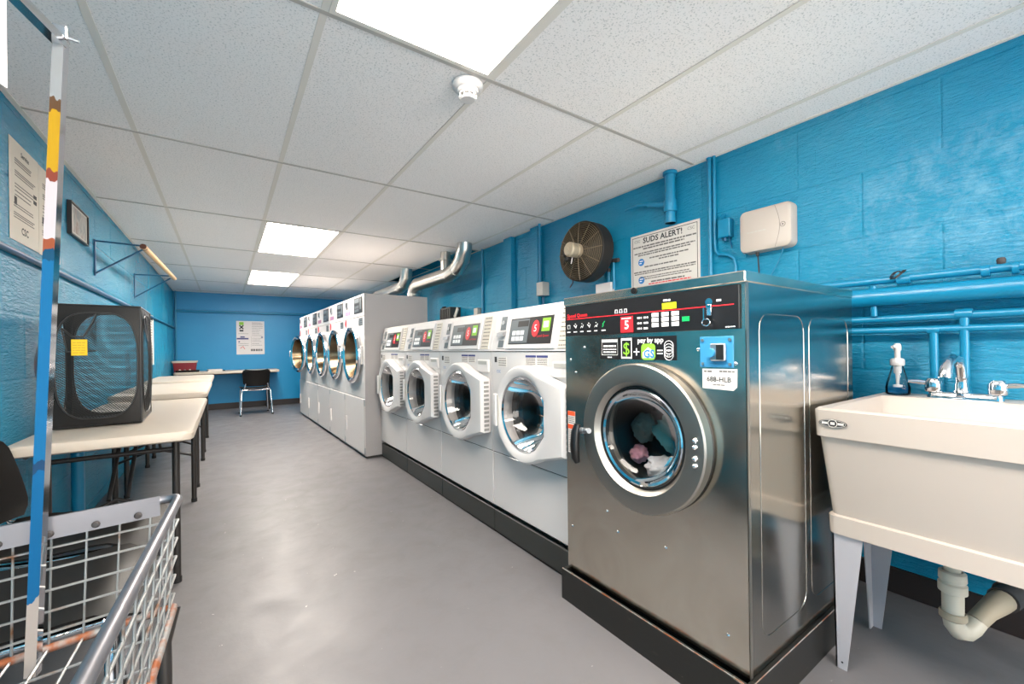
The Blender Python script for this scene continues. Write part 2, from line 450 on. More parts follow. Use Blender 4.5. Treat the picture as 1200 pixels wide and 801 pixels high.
b = B(); b.box(XL - 0.2, WX0, YF - 0.2, YF, 0, ZC + 0.15); b.box(WX1, XR + 0.2, YF - 0.2, YF, 0, ZC + 0.15); b.box(WX0, WX1, YF - 0.2, YF, 0, WZ0); b.box(WX0, WX1, YF - 0.2, YF, WZ1, ZC + 0.15)
tag(b.obj('wall_front', 'blue_wall_back'), kind='structure')
b = B()
for x in (WX0, WX0 + 0.8633, WX0 + 1.7467, WX1 - 0.04): b.box(x, x + 0.04, YF - 0.12, YF - 0.06, WZ0, WZ1)
b.box(WX0, WX1, YF - 0.119, YF - 0.061, WZ0, WZ0 + 0.04); b.box(WX0, WX1, YF - 0.119, YF - 0.061, WZ1 - 0.04, WZ1)
tag(b.obj('added_fill_window_1', 'tbar'), kind='structure')  # frame of the added fill-light window
# lettering of an old sign under the paint of the right wall
TT = Matrix.Translation((XR, 0, 0)) @ Matrix.Rotation(RIGHT, 4, 'Z')
q = text('ole. Bank', 0.155, 'blue_wall', wr, -0.62, -0.0005, 1.875, 'painted_over_lettering', T=TT, depth=0.0016)
q = text('A', 0.155, 'blue_wall', wr, -0.12, -0.0005, 1.875, 'painted_over_lettering', T=TT, depth=0.0016)
# ceiling
GX = [XL, -0.348, 0.265, 0.875, 1.485, 2.085, XR]
GY = [YF] + [1.405 + 1.26 * k for k in range(-3, 7)] + [YB]
b = B(); b.box(XL - 0.2, XR + 0.2, YF - 0.1, YB + 0.2, ZC + 0.15, ZC + 0.25)
ceil = tag(b.obj('ceiling', 'plenum_dark'), kind='structure')
LIGHTS = {(2, k) for k in range(len(GY) - 1) if any(abs(GY[k] - y) < 0.02 for y in (-2.375, 0.145, 3.925, 6.445))}
OPEN = {(5, k) for k in range(len(GY) - 1) if GY[k] > 3.8 and GY[k] < 6.4}
for i in range(len(GX) - 1):
    for k in range(len(GY) - 1):
        if (i, k) in LIGHTS or (i, k) in OPEN: continue
        x0, x1, y0, y1 = GX[i] + 0.004, GX[i + 1] - 0.004, GY[k] + 0.004, GY[k + 1] - 0.004
        if x1 - x0 < 0.03 or y1 - y0 < 0.03: continue
        b = B(); dz = random.uniform(0, 0.0025); b.box(x0, x1, y0, y1, ZC + 0.003 + dz, ZC + 0.018 + dz)
        b.obj('ceiling_tile', 'ceiling_tile', ceil)
for x in GX[1:-1]:
    b = B(); b.box(x - 0.0115, x + 0.0115, YF, YB, ZC, ZC + 0.003); b.mi = 1; b.box(x - 0.002, x + 0.002, YF, YB, ZC + 0.003, ZC + 0.04)
    b.obj('grid_bar', ['tbar', 'tbar_edge'], ceil)
for y in GY[1:-1]:
    b = B(); b.box(XL, XR, y - 0.0085, y + 0.0085, ZC - 0.0004, ZC + 0.0028)
    b.obj('grid_bar', 'tbar_edge', ceil)
for x0, x1 in ((XL, XL + 0.02), (XR - 0.018, XR)):
    b = B(); b.box(x0, x1, YF, YB, ZC - 0.001, ZC + 0.0025); b.obj('wall_angle', 'tbar', ceil)
b = B(); b.box(XL, XR, YB - 0.02, YB, ZC - 0.001, ZC + 0.0025); b.obj('wall_angle', 'tbar', ceil)
# lights
names = {0.145: 'bright fluorescent ceiling panel nearest the camera beside the smoke detector', 3.925: 'bright fluorescent ceiling panel in the middle of the ceiling, second from the back wall', 6.445: 'bright fluorescent ceiling panel closest to the blue back wall', -2.375: 'bright fluorescent ceiling panel behind the viewpoint'}
for (i, k) in sorted(LIGHTS):
    y0, y1, x0, x1 = GY[k], GY[k + 1], GX[i], GX[i + 1]
    lab = [v for kk, v in names.items() if abs(kk - y0) < 0.02][0]
    t = thing('ceiling_light', lab, 'light', ((x0 + x1) / 2, (y0 + y1) / 2, ZC), 0, 'fluorescent ceiling panels')
    hx, hy = (x1 - x0) / 2 - 0.012, (y1 - y0) / 2 - 0.010
    b = B()
    for a0, a1, c0, c1 in ((-hx, -hx + 0.018, -hy, hy), (hx - 0.018, hx, -hy, hy), (-hx + 0.018, hx - 0.018, -hy, -hy + 0.018), (-hx + 0.018, hx - 0.018, hy - 0.018, hy)): b.box(a0, a1, c0, c1, -0.002, 0.006)
    b.obj('frame', 'tbar', t)
    b = B(); b.box(-hx + 0.018, hx - 0.018, -hy + 0.018, hy - 0.018, 0.0015, 0.009); b.obj('diffuser', 'light_panel', t)
    b = B(); b.box(-hx, hx, -hy, hy, 0.010, 0.08); b.obj('housing', 'tbar', t)
# baseboards
b = B(); b.box(XR - 0.014, XR + 0.001, YF, YB, 0, 0.105, 0.003); tag(b.obj('baseboard_right', 'baseboard'), kind='structure')
b = B(); b.box(XL, XR - 0.014, YB - 0.014, YB + 0.001, 0, 0.105, 0.003); tag(b.obj('baseboard_back', 'baseboard'), kind='structure')
# painted pilasters on the right wall
b = B(); b.box(XR - 0.05, XR + 0.002, 3.25, 3.38, 0, ZC - 0.003, 0.004); tag(b.obj('trim_1', 'blue_wall'), kind='structure')
b = B(); b.box(XR - 0.05, XR + 0.002, 2.84, 2.95, 0, ZC - 0.003, 0.004); tag(b.obj('trim_2', 'blue_wall'), kind='structure')
# ledge rail on the back wall
b = B(); b.tube([(XL + 0.02, YB - 0.03, 1.75), (1.6, YB - 0.03, 1.75)], 0.022, 10)
tag(b.obj('wall_pipe', 'blue_pipe', smooth=40), 'long thin blue pipe running level across the back wall above the poster', 'pipe')

# ------------------------------------------------------------------ white washers
WW = 0.684            # width; local x = left to right, y = into the machine, z up
def make_washer():
    t = thing('washer', 'white washer', 'washing machine')
    b = B(); d = 0.62; z0, z1 = 0.160, 1.012
    # sides, back, bottom
    x0, x1 = 0.0015, WW - 0.0015
    b.quad((x0, 0, z0), (x0, d, z0), (x0, d, z1), (x0, 0, z1)); b.quad((x1, 0, z0), (x1, 0, z1), (x1, d, z1), (x1, d, z0))
    b.quad((x0, d, z0), (x1, d, z0), (x1, d, z1), (x0, d, z1)); b.quad((x0, 0, z0), (x1, 0, z0), (x1, d, z0), (x0, d, z0))
    b.obj('body', 'white_enamel', t)
    b = B(); b.box(x0, x1, 0.003, 0.010, 0.450, 0.464); b.obj('panel_gap', 'seam_dark', t)
    b = B(); b.box(x0, x1, 0.003, 0.010, 1.009, 1.018); b.obj('console_gap', 'seam_dark', t)
    b = B(); b.box(x0 + 0.001, x1 - 0.001, 0, 0.012, z0, 0.4545, 0.003); b.obj('lower_panel', 'white_enamel', t)
    b = B(); cx, cz = 0.352, 0.708
    b.holed(x0 + 0.001, x1 - 0.001, 0.4595, z1 - .001, 0, cx, cz, 0.205, 56, 0.03)
    b.obj('front_panel', 'white_enamel', t, 30)
    # console: sloping fascia
    b = B(); y0, y1, zc0, zc1 = -0.004, 0.042, 1.016, 1.236
    pr = [(0, y0, zc0), (0, y1, zc1), (0, y1 + 0.012, 1.243), (0, d, 1.243), (0, d, zc0)]
    b.prism([(x0, p[1], p[2]) for p in pr], (x1 - x0, 0, 0)); con = b.obj('console', 'white_plastic', t)
    sl = math.atan2(y1 - y0, zc1 - zc0)
    F = Matrix.Translation((0, y0, zc0)) @ Matrix.Rotation(-sl, 4, 'X')     # fascia plane: z runs up the slope
    # coin column
    b = B(F); b.box(0.055, 0.135, -0.004, 0.002, 0.012, 0.200, 0.002); b.obj('coin_column', 'white_plastic', con)
    b = B(F); b.box(0.070, 0.120, -0.006, -0.003, 0.115, 0.190); b.obj('coin_slot', 'lcd_grey', con)
    b = B(F); b.box(0.070, 0.120, -0.006, -0.003, 0.020, 0.058); b.obj('coin_return', 'lcd_grey', con)
    b = B(F); b.prism([(0.064, -0.004, 0.108), (0.128, -0.004, 0.108), (0.128, -0.022, 0.096), (0.064, -0.022, 0.096)], (0, 0, -0.022)); b.obj('coin_chute', 'zinc', con, 30)
    b = B(F); b.cyl((0.095, -0.004, 0.155), (0.095, -0.012, 0.155), 0.012, 12); b.obj('coin_button', 'zinc', con, 30)
    # raised bezel and display
    b = B(F); b.box(0.150, 0.545, -0.008, 0.002, 0.010, 0.205, 0.003); b.obj('bezel', 'white_plastic', con)
    b = B(F); b.box(0.172, 0.520, -0.0095, -0.006, 0.034, 0.170); dsp = b.obj('display', 'black_panel', con)
    b = B(F); b.box(0.178, 0.335, -0.0102, -0.0093, 0.040, 0.164); b.obj('keypad_field', 'lcd_grey', con)
    b = B(F); b.box(0.240, 0.330, -0.011, -0.0101, 0.124, 0.154); b.obj('screen', 'black_panel', con)
    b = B(F)
    for i in range(3):
        for j in range(2): b.box(0.200 + i * 0.036, 0.228 + i * 0.036, -0.0118, -0.0101, 0.052 + j * 0.030, 0.074 + j * 0.030)
    b.obj('keypad', 'white_print', con)
    b = B(F); b.prism([(0.392 + 0.030 * math.cos(a), -0.0098, 0.110 + 0.042 * math.sin(a)) for a in [2 * PI * i / 16 for i in range(16)]], (0, -0.0012, 0)); b.obj('red_sticker', 'ink_red', con)
    text('5', 0.05, 'white_print', con, 0.392, -0.0112, 0.110, T=F)
    b = B(F); b.box(0.440, 0.500, -0.0105, -0.0093, 0.094, 0.158, 0.0004); b.obj('app_sticker', 'ink_green', con)
    b = B(F); b.box(0.452, 0.488, -0.0111, -0.0103, 0.112, 0.142); b.obj('app_sticker_mark', 'white_print', con)
    text('Speed Queen', 0.017, 'ink_red', con, 0.455, -0.0100, 0.072, T=F)
    b = B(F); b.box(0.565, 0.650, -0.004, 0.001, 0.012, 0.205, 0.001); b.obj('instruction_plate', 'paper_cream', con)
    rr = random.Random(3); b = B(F)
    for i in range(9): wordlines(b, 0.573, 0.642, 0.026 + i * 0.021, 0.005, -0.0041, rr)
    b.obj('print', 'ink_grey', con)
    # stickers on the front panel
    b = B(); b.box(0.030, 0.052, -0.0015, 0, 0.955, 0.985); b.obj('qr_free_sticker', 'ink', t).name = 'dark_sticker'
    b = B(); b.box(0.066, 0.150, -0.001, 0, 0.930, 0.985); pl = b.obj('rating_sticker', 'paper', t)
    rr = random.Random(5); b = B()
    for i in range(4): wordlines(b, 0.072, 0.144, 0.940 + i * 0.012, 0.004, -0.001, rr)
    b.obj('print', 'ink_grey', pl)
    b = B(); b.box(0.320, 0.405, -0.001, 0, 0.948, 0.995); b.box(0.410, 0.495, -0.001, 0, 0.948, 0.995); sk = b.obj('caution_sticker', 'paper', t)
    b = B(); b.box(0.320, 0.405, -0.0014, -0.0009, 0.984, 0.995); b.box(0.410, 0.495, -0.0014, -0.0009, 0.984, 0.995); b.obj('sticker_band', 'ink_navy', sk)
    b = B()
    for i in range(4): wordlines(b, 0.325, 0.400, 0.953 + i * 0.008, 0.0035, -0.001, rr); wordlines(b, 0.415, 0.490, 0.953 + i * 0.008, 0.0035, -0.001, rr)
    b.obj('print', 'ink_grey', sk)
    text('CSC', 0.022, 'ink_blue', t, 0.070, -0.001, 0.905)
    # soap drawer
    b = B(); b.box(0.535, 0.660, -0.012, 0.002, 0.895, 0.968, 0.005); so = b.obj('soap_drawer', 'white_plastic', t)
    b = B(); b.box(0.552, 0.645, -0.0135, -0.010, 0.940, 0.960); b.obj('drawer_grip', 'grey_box', so)
    # door: round with flat hinge side
    R = 0.238; hx = 0.312; hz = 0.150; N1 = 40
    a0 = math.acos(0.5); ring = []
    # tangent-like outline: arc on the left, straight runs to the hinge edge
    ang0 = math.radians(58)
    for i in range(N1 + 1):
        a = ang0 + (2 * PI - 2 * ang0) * i / N1; ring.append((R * math.cos(a), R * math.sin(a)))
    ring += [(hx, -hz), (hx, hz)]
    gl = 0.186; n = len(ring)
    def loop(sc, y, dx=0):
        return [(cx + p[0] * sc, y, cz + p[1] * sc) for p in ring]
    b = B()
    L0 = [b.v(p) for p in loop(1.0, -0.004)]; L1 = [b.v(p) for p in loop(1.0, -0.046)]; L2 = [b.v(p) for p in loop(0.955, -0.060)]
    inner = []
    for p in ring:
        a = math.atan2(p[1], p[0]); inner.append((math.cos(a), math.sin(a)))
    I0 = [b.v((cx + 0.212 * c, -0.062, cz + 0.212 * s)) for c, s in inner]; I1 = [b.v((cx + gl * c, -0.050, cz + gl * s)) for c, s in inner]; I2 = [b.v((cx + gl * c, -0.002, cz + gl * s)) for c, s in inner]
    for Q, W in ((L0, L1), (L1, L2), (L2, I0), (I0, I1), (I1, I2)):
        for i in range(n): b.f([Q[i], Q[(i + 1) % n], W[(i + 1) % n], W[i]])
    dr = b.obj('door', 'white_plastic', t, 35)
    b = B(); b.lathe([(gl, 0.0), (gl - 0.008, -0.006), (gl - 0.016, 0.0)], (cx, -0.046, cz), (0, 1, 0), 48); b.obj('door_trim', 'chrome', dr, 40)
    b = B(); b.lathe([(gl - 0.012, -0.004), (0.165, 0.020), (0.145, 0.075), (0.115, 0.115), (0.06, 0.140), (0, 0.145)], (cx, -0.044, cz), (0, 1, 0), 40); b.obj('door_glass', 'bowl_glass', dr, 60)
    b = B(); b.box(cx - 0.236, cx - 0.206, -0.072, -0.050, cz - 0.085, cz + 0.085, 0.006); b.obj('door_handle', 'white_plastic', dr)
    b = B(); b.box(cx - 0.206, cx - 0.196, -0.064, -0.055, cz - 0.080, cz + 0.080); b.obj('handle_recess', 'grey_box', dr)
    b = B()
    for i in range(12): b.box(cx + hx - 0.003, cx + hx + 0.0015, -0.044, -0.012, cz - 0.140 + i * 0.024, cz - 0.126 + i * 0.024)
    b.obj('hinge', 'hinge_grey', dr)
    # gasket + drum
    b = B(); b.lathe([(0.205, 0.03), (0.19, 0.05), (0.20, 0.07), (0.185, 0.085)], (cx, 0, cz), (0, 1, 0), 40); b.obj('gasket', 'gasket', t, 50)
    b = B(); b.lathe([(0.185, 0.085), (0.245, 0.10), (0.245, 0.42), (0, 0.43)], (cx, 0, cz), (0, 1, 0), 40)
    for i in range(3):
        a = i * 2 * PI / 3 + 0.4; c, s = math.cos(a), math.sin(a)
        b.prism([(cx + 0.245 * math.cos(a - .12), 0.11, cz + 0.245 * math.sin(a - .12)), (cx + 0.19 * c, 0.11, cz + 0.19 * s), (cx + 0.245 * math.cos(a + .12), 0.11, cz + 0.245 * math.sin(a + .12))], (0, 0.3, 0))
    b.obj('drum', 'drum', t, 40)
    b = B(); b.box(0.002, WW - 0.002, 0.004, 0.60, 0.012, 0.132, 0.004); pb = b.obj('plinth', 'plinth_grey', t)
    b = B(); b.box(0.004, WW - 0.004, 0.030, 0.58, 0.130, 0.160); b.obj('spacer', 'inner_dark', pb)
    b = B(); b.box(0.004, WW - 0.004, 0.012, 0.59, 0, 0.013); b.obj('toe_strip', 'inner_dark', pb)
    return t
XW = 1.233
w_lab = ['white front-load washer right beside the stainless washer', 'white front-load washer second from the stainless washer, teal laundry behind its glass', 'white front-load washer third from the stainless washer, next but one to the dryers', 'white front-load washer standing against the tall row of dryers']
w0 = make_washer()
for i in range(4):
    o = w0 if i == 0 else copy_tree(w0)
    o.location = (XW, 1.998 + 0.684 * i, 0); o.rotation_euler = (0, 0, RIGHT)
    tag(o, w_lab[i], 'washing machine', 'row of white front-load washers')
# ------------------------------------------------------------------ stainless washer
def big_washer():
    W, D, z0, z1 = 0.730, 0.79, 0.122, 1.234
    t = thing('stainless_washer', 'large stainless steel front-load washer with black control panel and laundry inside', 'washing machine', (1.165, 1.304, 0), RIGHT)
    b = B(); cx, cz = 0.392, 0.728
    b.quad((0, 0, z0), (0, D, z0), (0, D, z1 - .03), (0, 0, z1 - .03)); b.quad((0, D, z0), (W, D, z0), (W, D, z1 - .03), (0, D, z1 - .03)); b.quad((0, 0, z0), (W, 0, z0), (W, D, z0), (0, D, z0))
    b.obj('body', 'stainless', t)
    b = B(); b.quad((W, 0.012, z0), (W, 0.012, z1 - .03), (W, D, z1 - .03), (W, D, z0)); side = b.obj('side_panel', 'stainless_side', t)
    # pressed outlines on the side panel
    b = B()
    for ya, yb, za, zb in ((0.07, 0.36, 0.20, 1.12), (0.40, 0.74, 0.20, 1.12)):
        path = []
        r = 0.05
        for (c0, c1, a0) in ((yb - r, zb - r, 0), (ya + r, zb - r, PI / 2), (ya + r, za + r, PI), (yb - r, za + r, 1.5 * PI)):
            for i in range(5):
                a = a0 + PI / 2 * i / 4; path.append((W + 0.0004, c0 + r * math.cos(a), c1 + r * math.sin(a)))
        b.tube(path, 0.0009, 5, True)
    b.obj('pressed_outline', 'stainless_side', side, 60)
    b = B(); b.box(W - 0.002, W + 0.001, 0.0, 0.013, z0, z1 - 0.03); b.obj('corner_seam', 'brushed_ring', t)
    b = B(); b.holed(0, W, z0, 1.074, 0, cx, cz, 0.20, 64, 0.02); b.quad((0, 0, 1.2), (W, 0, 1.2), (W, 0, z1 - .03), (0, 0, z1 - .03)); b.quad((0, 0.004, 1.07), (W, 0.004, 1.07), (W, 0.004, 1.205), (0, 0.004, 1.205))
    b.obj('front_panel', 'stainless', t, 30)
    b = B(); b.box(-0.002, W + 0.003, -0.008, D, 1.203, z1, 0.003); b.obj('top_cover', 'stainless', t)
    b = B(); b.cyl((0.362, -0.012, 1.222), (0.362, -0.004, 1.222), 0.011, 16); b.cyl((0.362, -0.014, 1.222), (0.362, -0.010, 1.222), 0.006, 12); b.obj('lock', 'black_plastic', t, 40)
    # control panel
    b = B(); b.box(0.004, W - 0.016, -0.004, 0.004, 1.077, 1.199, 0.0015); pn = b.obj('control_panel', 'black_panel', t)
    y = -0.0042
    b = B(); b.box(0.015, W - 0.03, y - 0.0006, y, 1.1435, 1.1465); b.obj('red_line', 'ink_red', pn)
    text('Speed Queen', 0.021, 'ink_red', pn, 0.075, y - .0005, 1.1575, bold=0.0004)
    b = B()
    for i in range(6):
        x = 0.026 + i * 0.038; rr = random.Random(i)
        if i == 0: b.tube([(x - .007, y, 1.107), (x + .007, y, 1.107), (x + .007, y, 1.121), (x - .007, y, 1.121)], 0.0011, 4, True)
        elif i < 5:
            b.tube([(x - .008, y, 1.107 + .012 * (i % 2)), (x - .002, y, 1.115), (x + .003, y, 1.108), (x + .008, y, 1.120)], 0.0013, 4); b.cyl((x, y, 1.124), (x, y - .0008, 1.124), 0.002, 8)
        wordlines(b, x - 0.010, x + 0.010, 1.093, 0.004, y, rr)
    b.obj('cycle_icons', 'white_print', pn)
    b = B(); b.tube([(0.210, y, 1.106), (0.216, y, 1.114), (0.212, y, 1.117), (0.222, y, 1.126)], 0.0022, 5); b.obj('green_icon', 'green_btn', pn)
    b = B()
    for i in range(3): b.tube([(0.272 + i * .021, y, 1.152), (0.284 + i * .021, y, 1.152), (0.282 + i * .021, y, 1.164), (0.274 + i * .021, y, 1.164)], 0.0016, 4, True)
    b.obj('supply_icons', 'white_print', pn)
    b = B(); b.box(0.298, 0.353, y - .001, y, 1.081, 1.137); st = b.obj('red_sticker', 'ink_red', pn)
    text('5', 0.042, 'white_print', st, 0.3255, y - .0012, 1.106, bold=0.0008); b = B(); wordlines(b, .303, .348, 1.130, .004, y - .001, random.Random(1)); b.obj('print', 'white_print', st)
    b = B(); rr = random.Random(8)
    for i in range(3):
        for x in (0.371, 0.397): wordlines(b, x, x + 0.018, 1.128 - i * 0.018, 0.006, y, rr)
    wordlines(b, 0.474, 0.500, 1.1775, 0.006, y, rr)
    b.obj('legend', 'white_print', pn)
    b = B()
    for i in range(3):
        for j in range(3): b.box(0.430 + i * 0.037, 0.456 + i * 0.037, y - .0015, y, 1.094 + j * .0165, 1.107 + j * .0165, 0.0004)
    b.obj('buttons', 'white_print', pn)
    b = B(); b.box(0.470, 0.521, y - .001, y, 1.149, 1.169); ds = b.obj('display', 'lcd_yellow', pn); text('3.75', 0.018, 'ink_green', ds, 0.496, y - .0012, 1.159)
    b = B(); b.box(0.541, 0.566, y - .0016, y, 1.106, 1.121, 0.0005); b.obj('start_button', 'green_btn', pn)
    b = B(); b.cyl((0.628, y - .002, 1.158), (0.628, y, 1.158), 0.011, 14); b.box(0.620, 0.637, y - 0.006, y, 1.118, 1.150, 0.001); b.obj('key_switch', 'chrome', pn, 40)
    b = B(); b.box(0.6265, 0.630, y - 0.03, y - .005, 1.105, 1.14); b.tube([(0.628, y - .02, 1.108 - .010 * math.cos(a)) if False else (0.628 + .012 * math.sin(a), y - .018, 1.098 + .010 * math.cos(a)) for a in [2 * PI * i / 12 for i in range(12)]], 0.0018, 6, True); b.obj('key', 'chrome', pn, 40)
    b = B(); wordlines(b, .650, .664, 1.160, .006, y, random.Random(2)); wordlines(b, .675, .705, 1.083, .003, y, random.Random(4)); b.obj('print', 'white_print', pn)
    # pay-by-app strip
    b = B(); b.box(0.195, 0.518, -0.0015, 0, 0.986, 1.064); ap = b.obj('app_strip', 'black_panel', t); y = -0.0015
    b = B(); b.tube([(0.204, y, 1.002), (0.280, y, 1.002), (0.280, y, 1.058), (0.204, y, 1.058)], 0.0008, 4, True); b.box(0.206, 0.278, y - .0004, y, 1.048, 1.0555)
    rr = random.Random(6); wordlines(b, .212, .272, 1.034, .006, y, rr); wordlines(b, .210, .274, 1.022, .003, y, rr); wordlines(b, .212, .272, 1.012, .005, y, rr); wordlines(b, .232, .252, .993, .004, y, rr)
    b.tube([(0.298, y, 0.990), (0.342, y, 0.990), (0.342, y, 1.060), (0.298, y, 1.060)], 0.0016, 4, True)
    b.box(.298, .342, y - .0004, y, .989, .995); b.box(.298, .342, y - .0004, y, 1.053, 1.061)
    b.obj('print', 'white_print', ap)
    text('$', 0.062, 'ink_green', ap, 0.320, y - .0006, 1.022)
    text('+', 0.052, 'white_print', ap, 0.364, y - .0006, 1.010); text('=', 0.046, 'white_print', ap, 0.4575, y - .0006, 1.010)
    text('pay by app', 0.024, 'white_print', ap, 0.420, y - .0006, 1.051, bold=0.0005)
    b = B(); pts = [(0.412 + px, y - .0002, 1.013 + pz) for px, pz in b.rbox_path(0.056, 0.054, 0.012)]; b.prism(pts, (0, -.0006, 0)); ic = b.obj('app_icon', 'ink_green', ap)
    b = B(); pts = [(0.390, y - .001, 0.992), (0.434, y - .001, 0.992), (0.434, y - .001, 1.015), (0.412, y - .001, 1.028), (0.390, y - .001, 1.010)]; b.prism(pts, (0, -.0004, 0)); b.obj('app_icon_field', 'white_print', ic)
    text('GS', 0.036, 'ink_blue', ic, 0.416, y - .0022, 1.005, bold=0.0012)
    b = B()
    for k in range(4): b.tube([(0.490 + .0165 * math.cos(a), y, 1.003 + k * .0095 + .0165 * math.sin(a)) for a in [2 * PI * i / 20 for i in range(20)]], 0.0009, 4, True)
    b.obj('coin_stack_mark', 'white_print', ap); text('27', 0.013, 'white_print', ap, 0.490, y - .0008, 1.003)
    # coin plate and machine number
    b = B(); b.box(0.597, 0.696, -0.003, 0, 0.968, 1.057, 0.001); cp = b.obj('coin_plate', 'blue_plate', t)
    b = B(); b.box(0.632, 0.677, -0.012, -0.002, 0.987, 1.037, 0.003); b.obj('coin_slide', 'zinc', cp)
    b = B(); b.box(0.652, 0.674, -0.0135, -0.011, 0.991, 1.033); b.obj('coin_slot', 'inner_dark', cp)
    b = B(); b.cyl((0.636, -0.022, 1.010), (0.636, -0.004, 1.010), 0.013, 16); b.obj('lock_barrel', 'blue_plate', cp, 40)
    b = B()
    for x in (0.606, 0.687):
        for z in (0.978, 1.047): b.cyl((x, -0.006, z), (x, -0.002, z), 0.0045, 10)
    b.obj('screws', 'zinc', cp, 40)
    b = B(); b.prism([(0.603, -.001, .906), (0.694, -.001, .904), (0.704, -.001, .914), (0.705, -.001, .965), (0.603, -.001, .963)], (0, .001, 0)); lb = b.obj('number_label', 'paper', t)
    text('688-HLB', 0.020, 'ink', lb, 0.652, -0.0014, 0.933, bold=0.0003)
    b = B(); wordlines(b, .608, .632, .956, .005, -.001, random.Random(1)); wordlines(b, .655, .698, .957, .004, -.001, random.Random(3)); wordlines(b, .635, .670, .918, .003, -.001, random.Random(5)); b.obj('print', 'ink_grey', lb)
    # warning label by the handle
    b = B(); b.box(0.010, 0.052, -0.001, 0, 0.600, 0.770); wl_ = b.obj('warning_label', 'paper', t)
    b = B(); b.box(0.010, 0.052, -0.0015, -0.0009, 0.752, 0.770); b.box(0.010, 0.052, -0.0015, -0.0009, 0.698, 0.716); b.obj('warning_band', 'ink_orange', wl_)
    b = B(); rr = random.Random(9)
    for i in range(12): wordlines(b, .013, .049, .608 + i * .0075, .003, -.001, rr)
    for i in range(4): wordlines(b, .013, .049, .723 + i * .0075, .003, -.001, rr)
    b.obj('print', 'ink_grey', wl_)
    # screws of the front
    b = B()
    for x, z in ((0.03, 0.98), (0.03, 0.30), (0.11, 1.03), (0.22, 0.42), (0.27, 0.36), (0.47, 0.38), (0.67, 0.21), (0.59, 1.02), (0.06, 0.93), (0.70, 0.98)): b.lathe([(0, -0.004), (0.003, -0.003), (0.0055, 0)], (x, 0, z), (0, 1, 0), 10)
    b.obj('screws', 'chrome', t, 60)
    # door
    R = 0.247
    b = B(); b.lathe([(R - .010, -0.006), (R, -0.012), (R, -0.044), (R - 0.005, -0.049), (0.196, -0.052), (0.186, -0.050), (0.172, -0.030)], (cx, 0, cz), (0, 1, 0), 72); dr = b.obj('door', 'brushed_ring', t, 28)
    b = B(); b.lathe([(R - .004, -0.020), (R + 0.001, -0.028), (R - .004, -0.036)], (cx, 0.022, cz), (0, 1, 0), 72); b.lathe([(0.210, 0.0), (R - .008, 0.0), (R - .008, -0.014)], (cx, 0, cz), (0, 1, 0), 64); b.obj('door_back_ring', 'inner_dark', dr, 40)
    b = B(); b.lathe([(0.172, -0.030), (0.166, -0.032), (0.160, -0.012), (0.158, 0.0)], (cx, 0, cz), (0, 1, 0), 56); b.obj('door_seal', 'inner_dark', dr, 40)
    b = B(); b.lathe([(0.163, -0.034), (0.158, -0.038), (0.150, -0.034)], (cx, 0.006, cz), (0, 1, 0), 56); b.obj('glass_ring', 'chrome', dr, 40)
    b = B(); b.lathe([(0.160, -0.036), (0.150, -0.012), (0.13, 0.02), (0.09, 0.036), (0, 0.042)], (cx, 0, cz), (0, 1, 0), 48); b.obj('door_glass', 'door_glass', dr, 60)
    b = B()
    for z in (0.757, 0.738, 0.705, 0.684): b.lathe([(0, -0.012), (0.005, -0.010), (0.008, -0.003), (0.009, 0)], (cx + 0.215, -0.050, z), (0, 1, 0), 14)
    b.obj('hinge_bolts', 'chrome', dr, 60)
    b = B(); b.cyl((cx - 0.242, -0.050, cz - 0.012), (cx - 0.200, -0.062, cz - 0.006), 0.010, 12); b.cyl((cx - 0.262, -0.052, cz - 0.014), (cx - 0.236, -0.052, cz - 0.012), 0.012, 12); hd = b.obj('handle_stem', 'zinc', dr, 40)
    b = B(); b.tube([(cx - 0.262, -0.062, cz + 0.010), (cx - 0.266, -0.068, cz - 0.02), (cx - 0.268, -0.072, cz - 0.07), (cx - 0.266, -0.070, cz - 0.115), (cx - 0.262, -0.064, cz - 0.135)], [0.012, 0.017, 0.018, 0.017, 0.011], 14); b.obj('handle_grip', 'black_plastic', dr, 60)
    # drum
    b = B(); b.lathe([(0.20, 0.02), (0.185, 0.05), (0.19, 0.07), (0.27, 0.09), (0.27, 0.50), (0, 0.51)], (cx, 0, cz), (0, 1, 0), 48); b.obj('drum', 'drum', t, 40)
    # base
    BM = Matrix.Translation((-0.008, -0.030, 0))
    b = B(BM); b.box(0, 0.752, 0, 0.014, 0, 0.120); b.box(0, 0.014, 0.0139, 0.68, 0, 0.12); b.box(0.738, 0.752, 0.0139, 0.68, 0, 0.12); b.box(0.0, 0.752, 0.68, 0.694, 0, 0.12); b.box(0.005, 0.745, 0.005, 0.69, 0, 0.01)
    q = b.obj('plinth', 'plinth_black', t)
    b = B(BM); b.box(0.02, 0.70, 0.045, 0.66, 0.012, 0.121); b.obj('pedestal', 'inner_dark', q)
    b = B(BM); b.tube([(0.001, 0.004, 0.121), (0.751, 0.004, 0.121), (0.751, 0.690, 0.121)], 0.0018, 6); b.obj('worn_edge', 'rust_steel', q, 40)
    return t
big_washer()
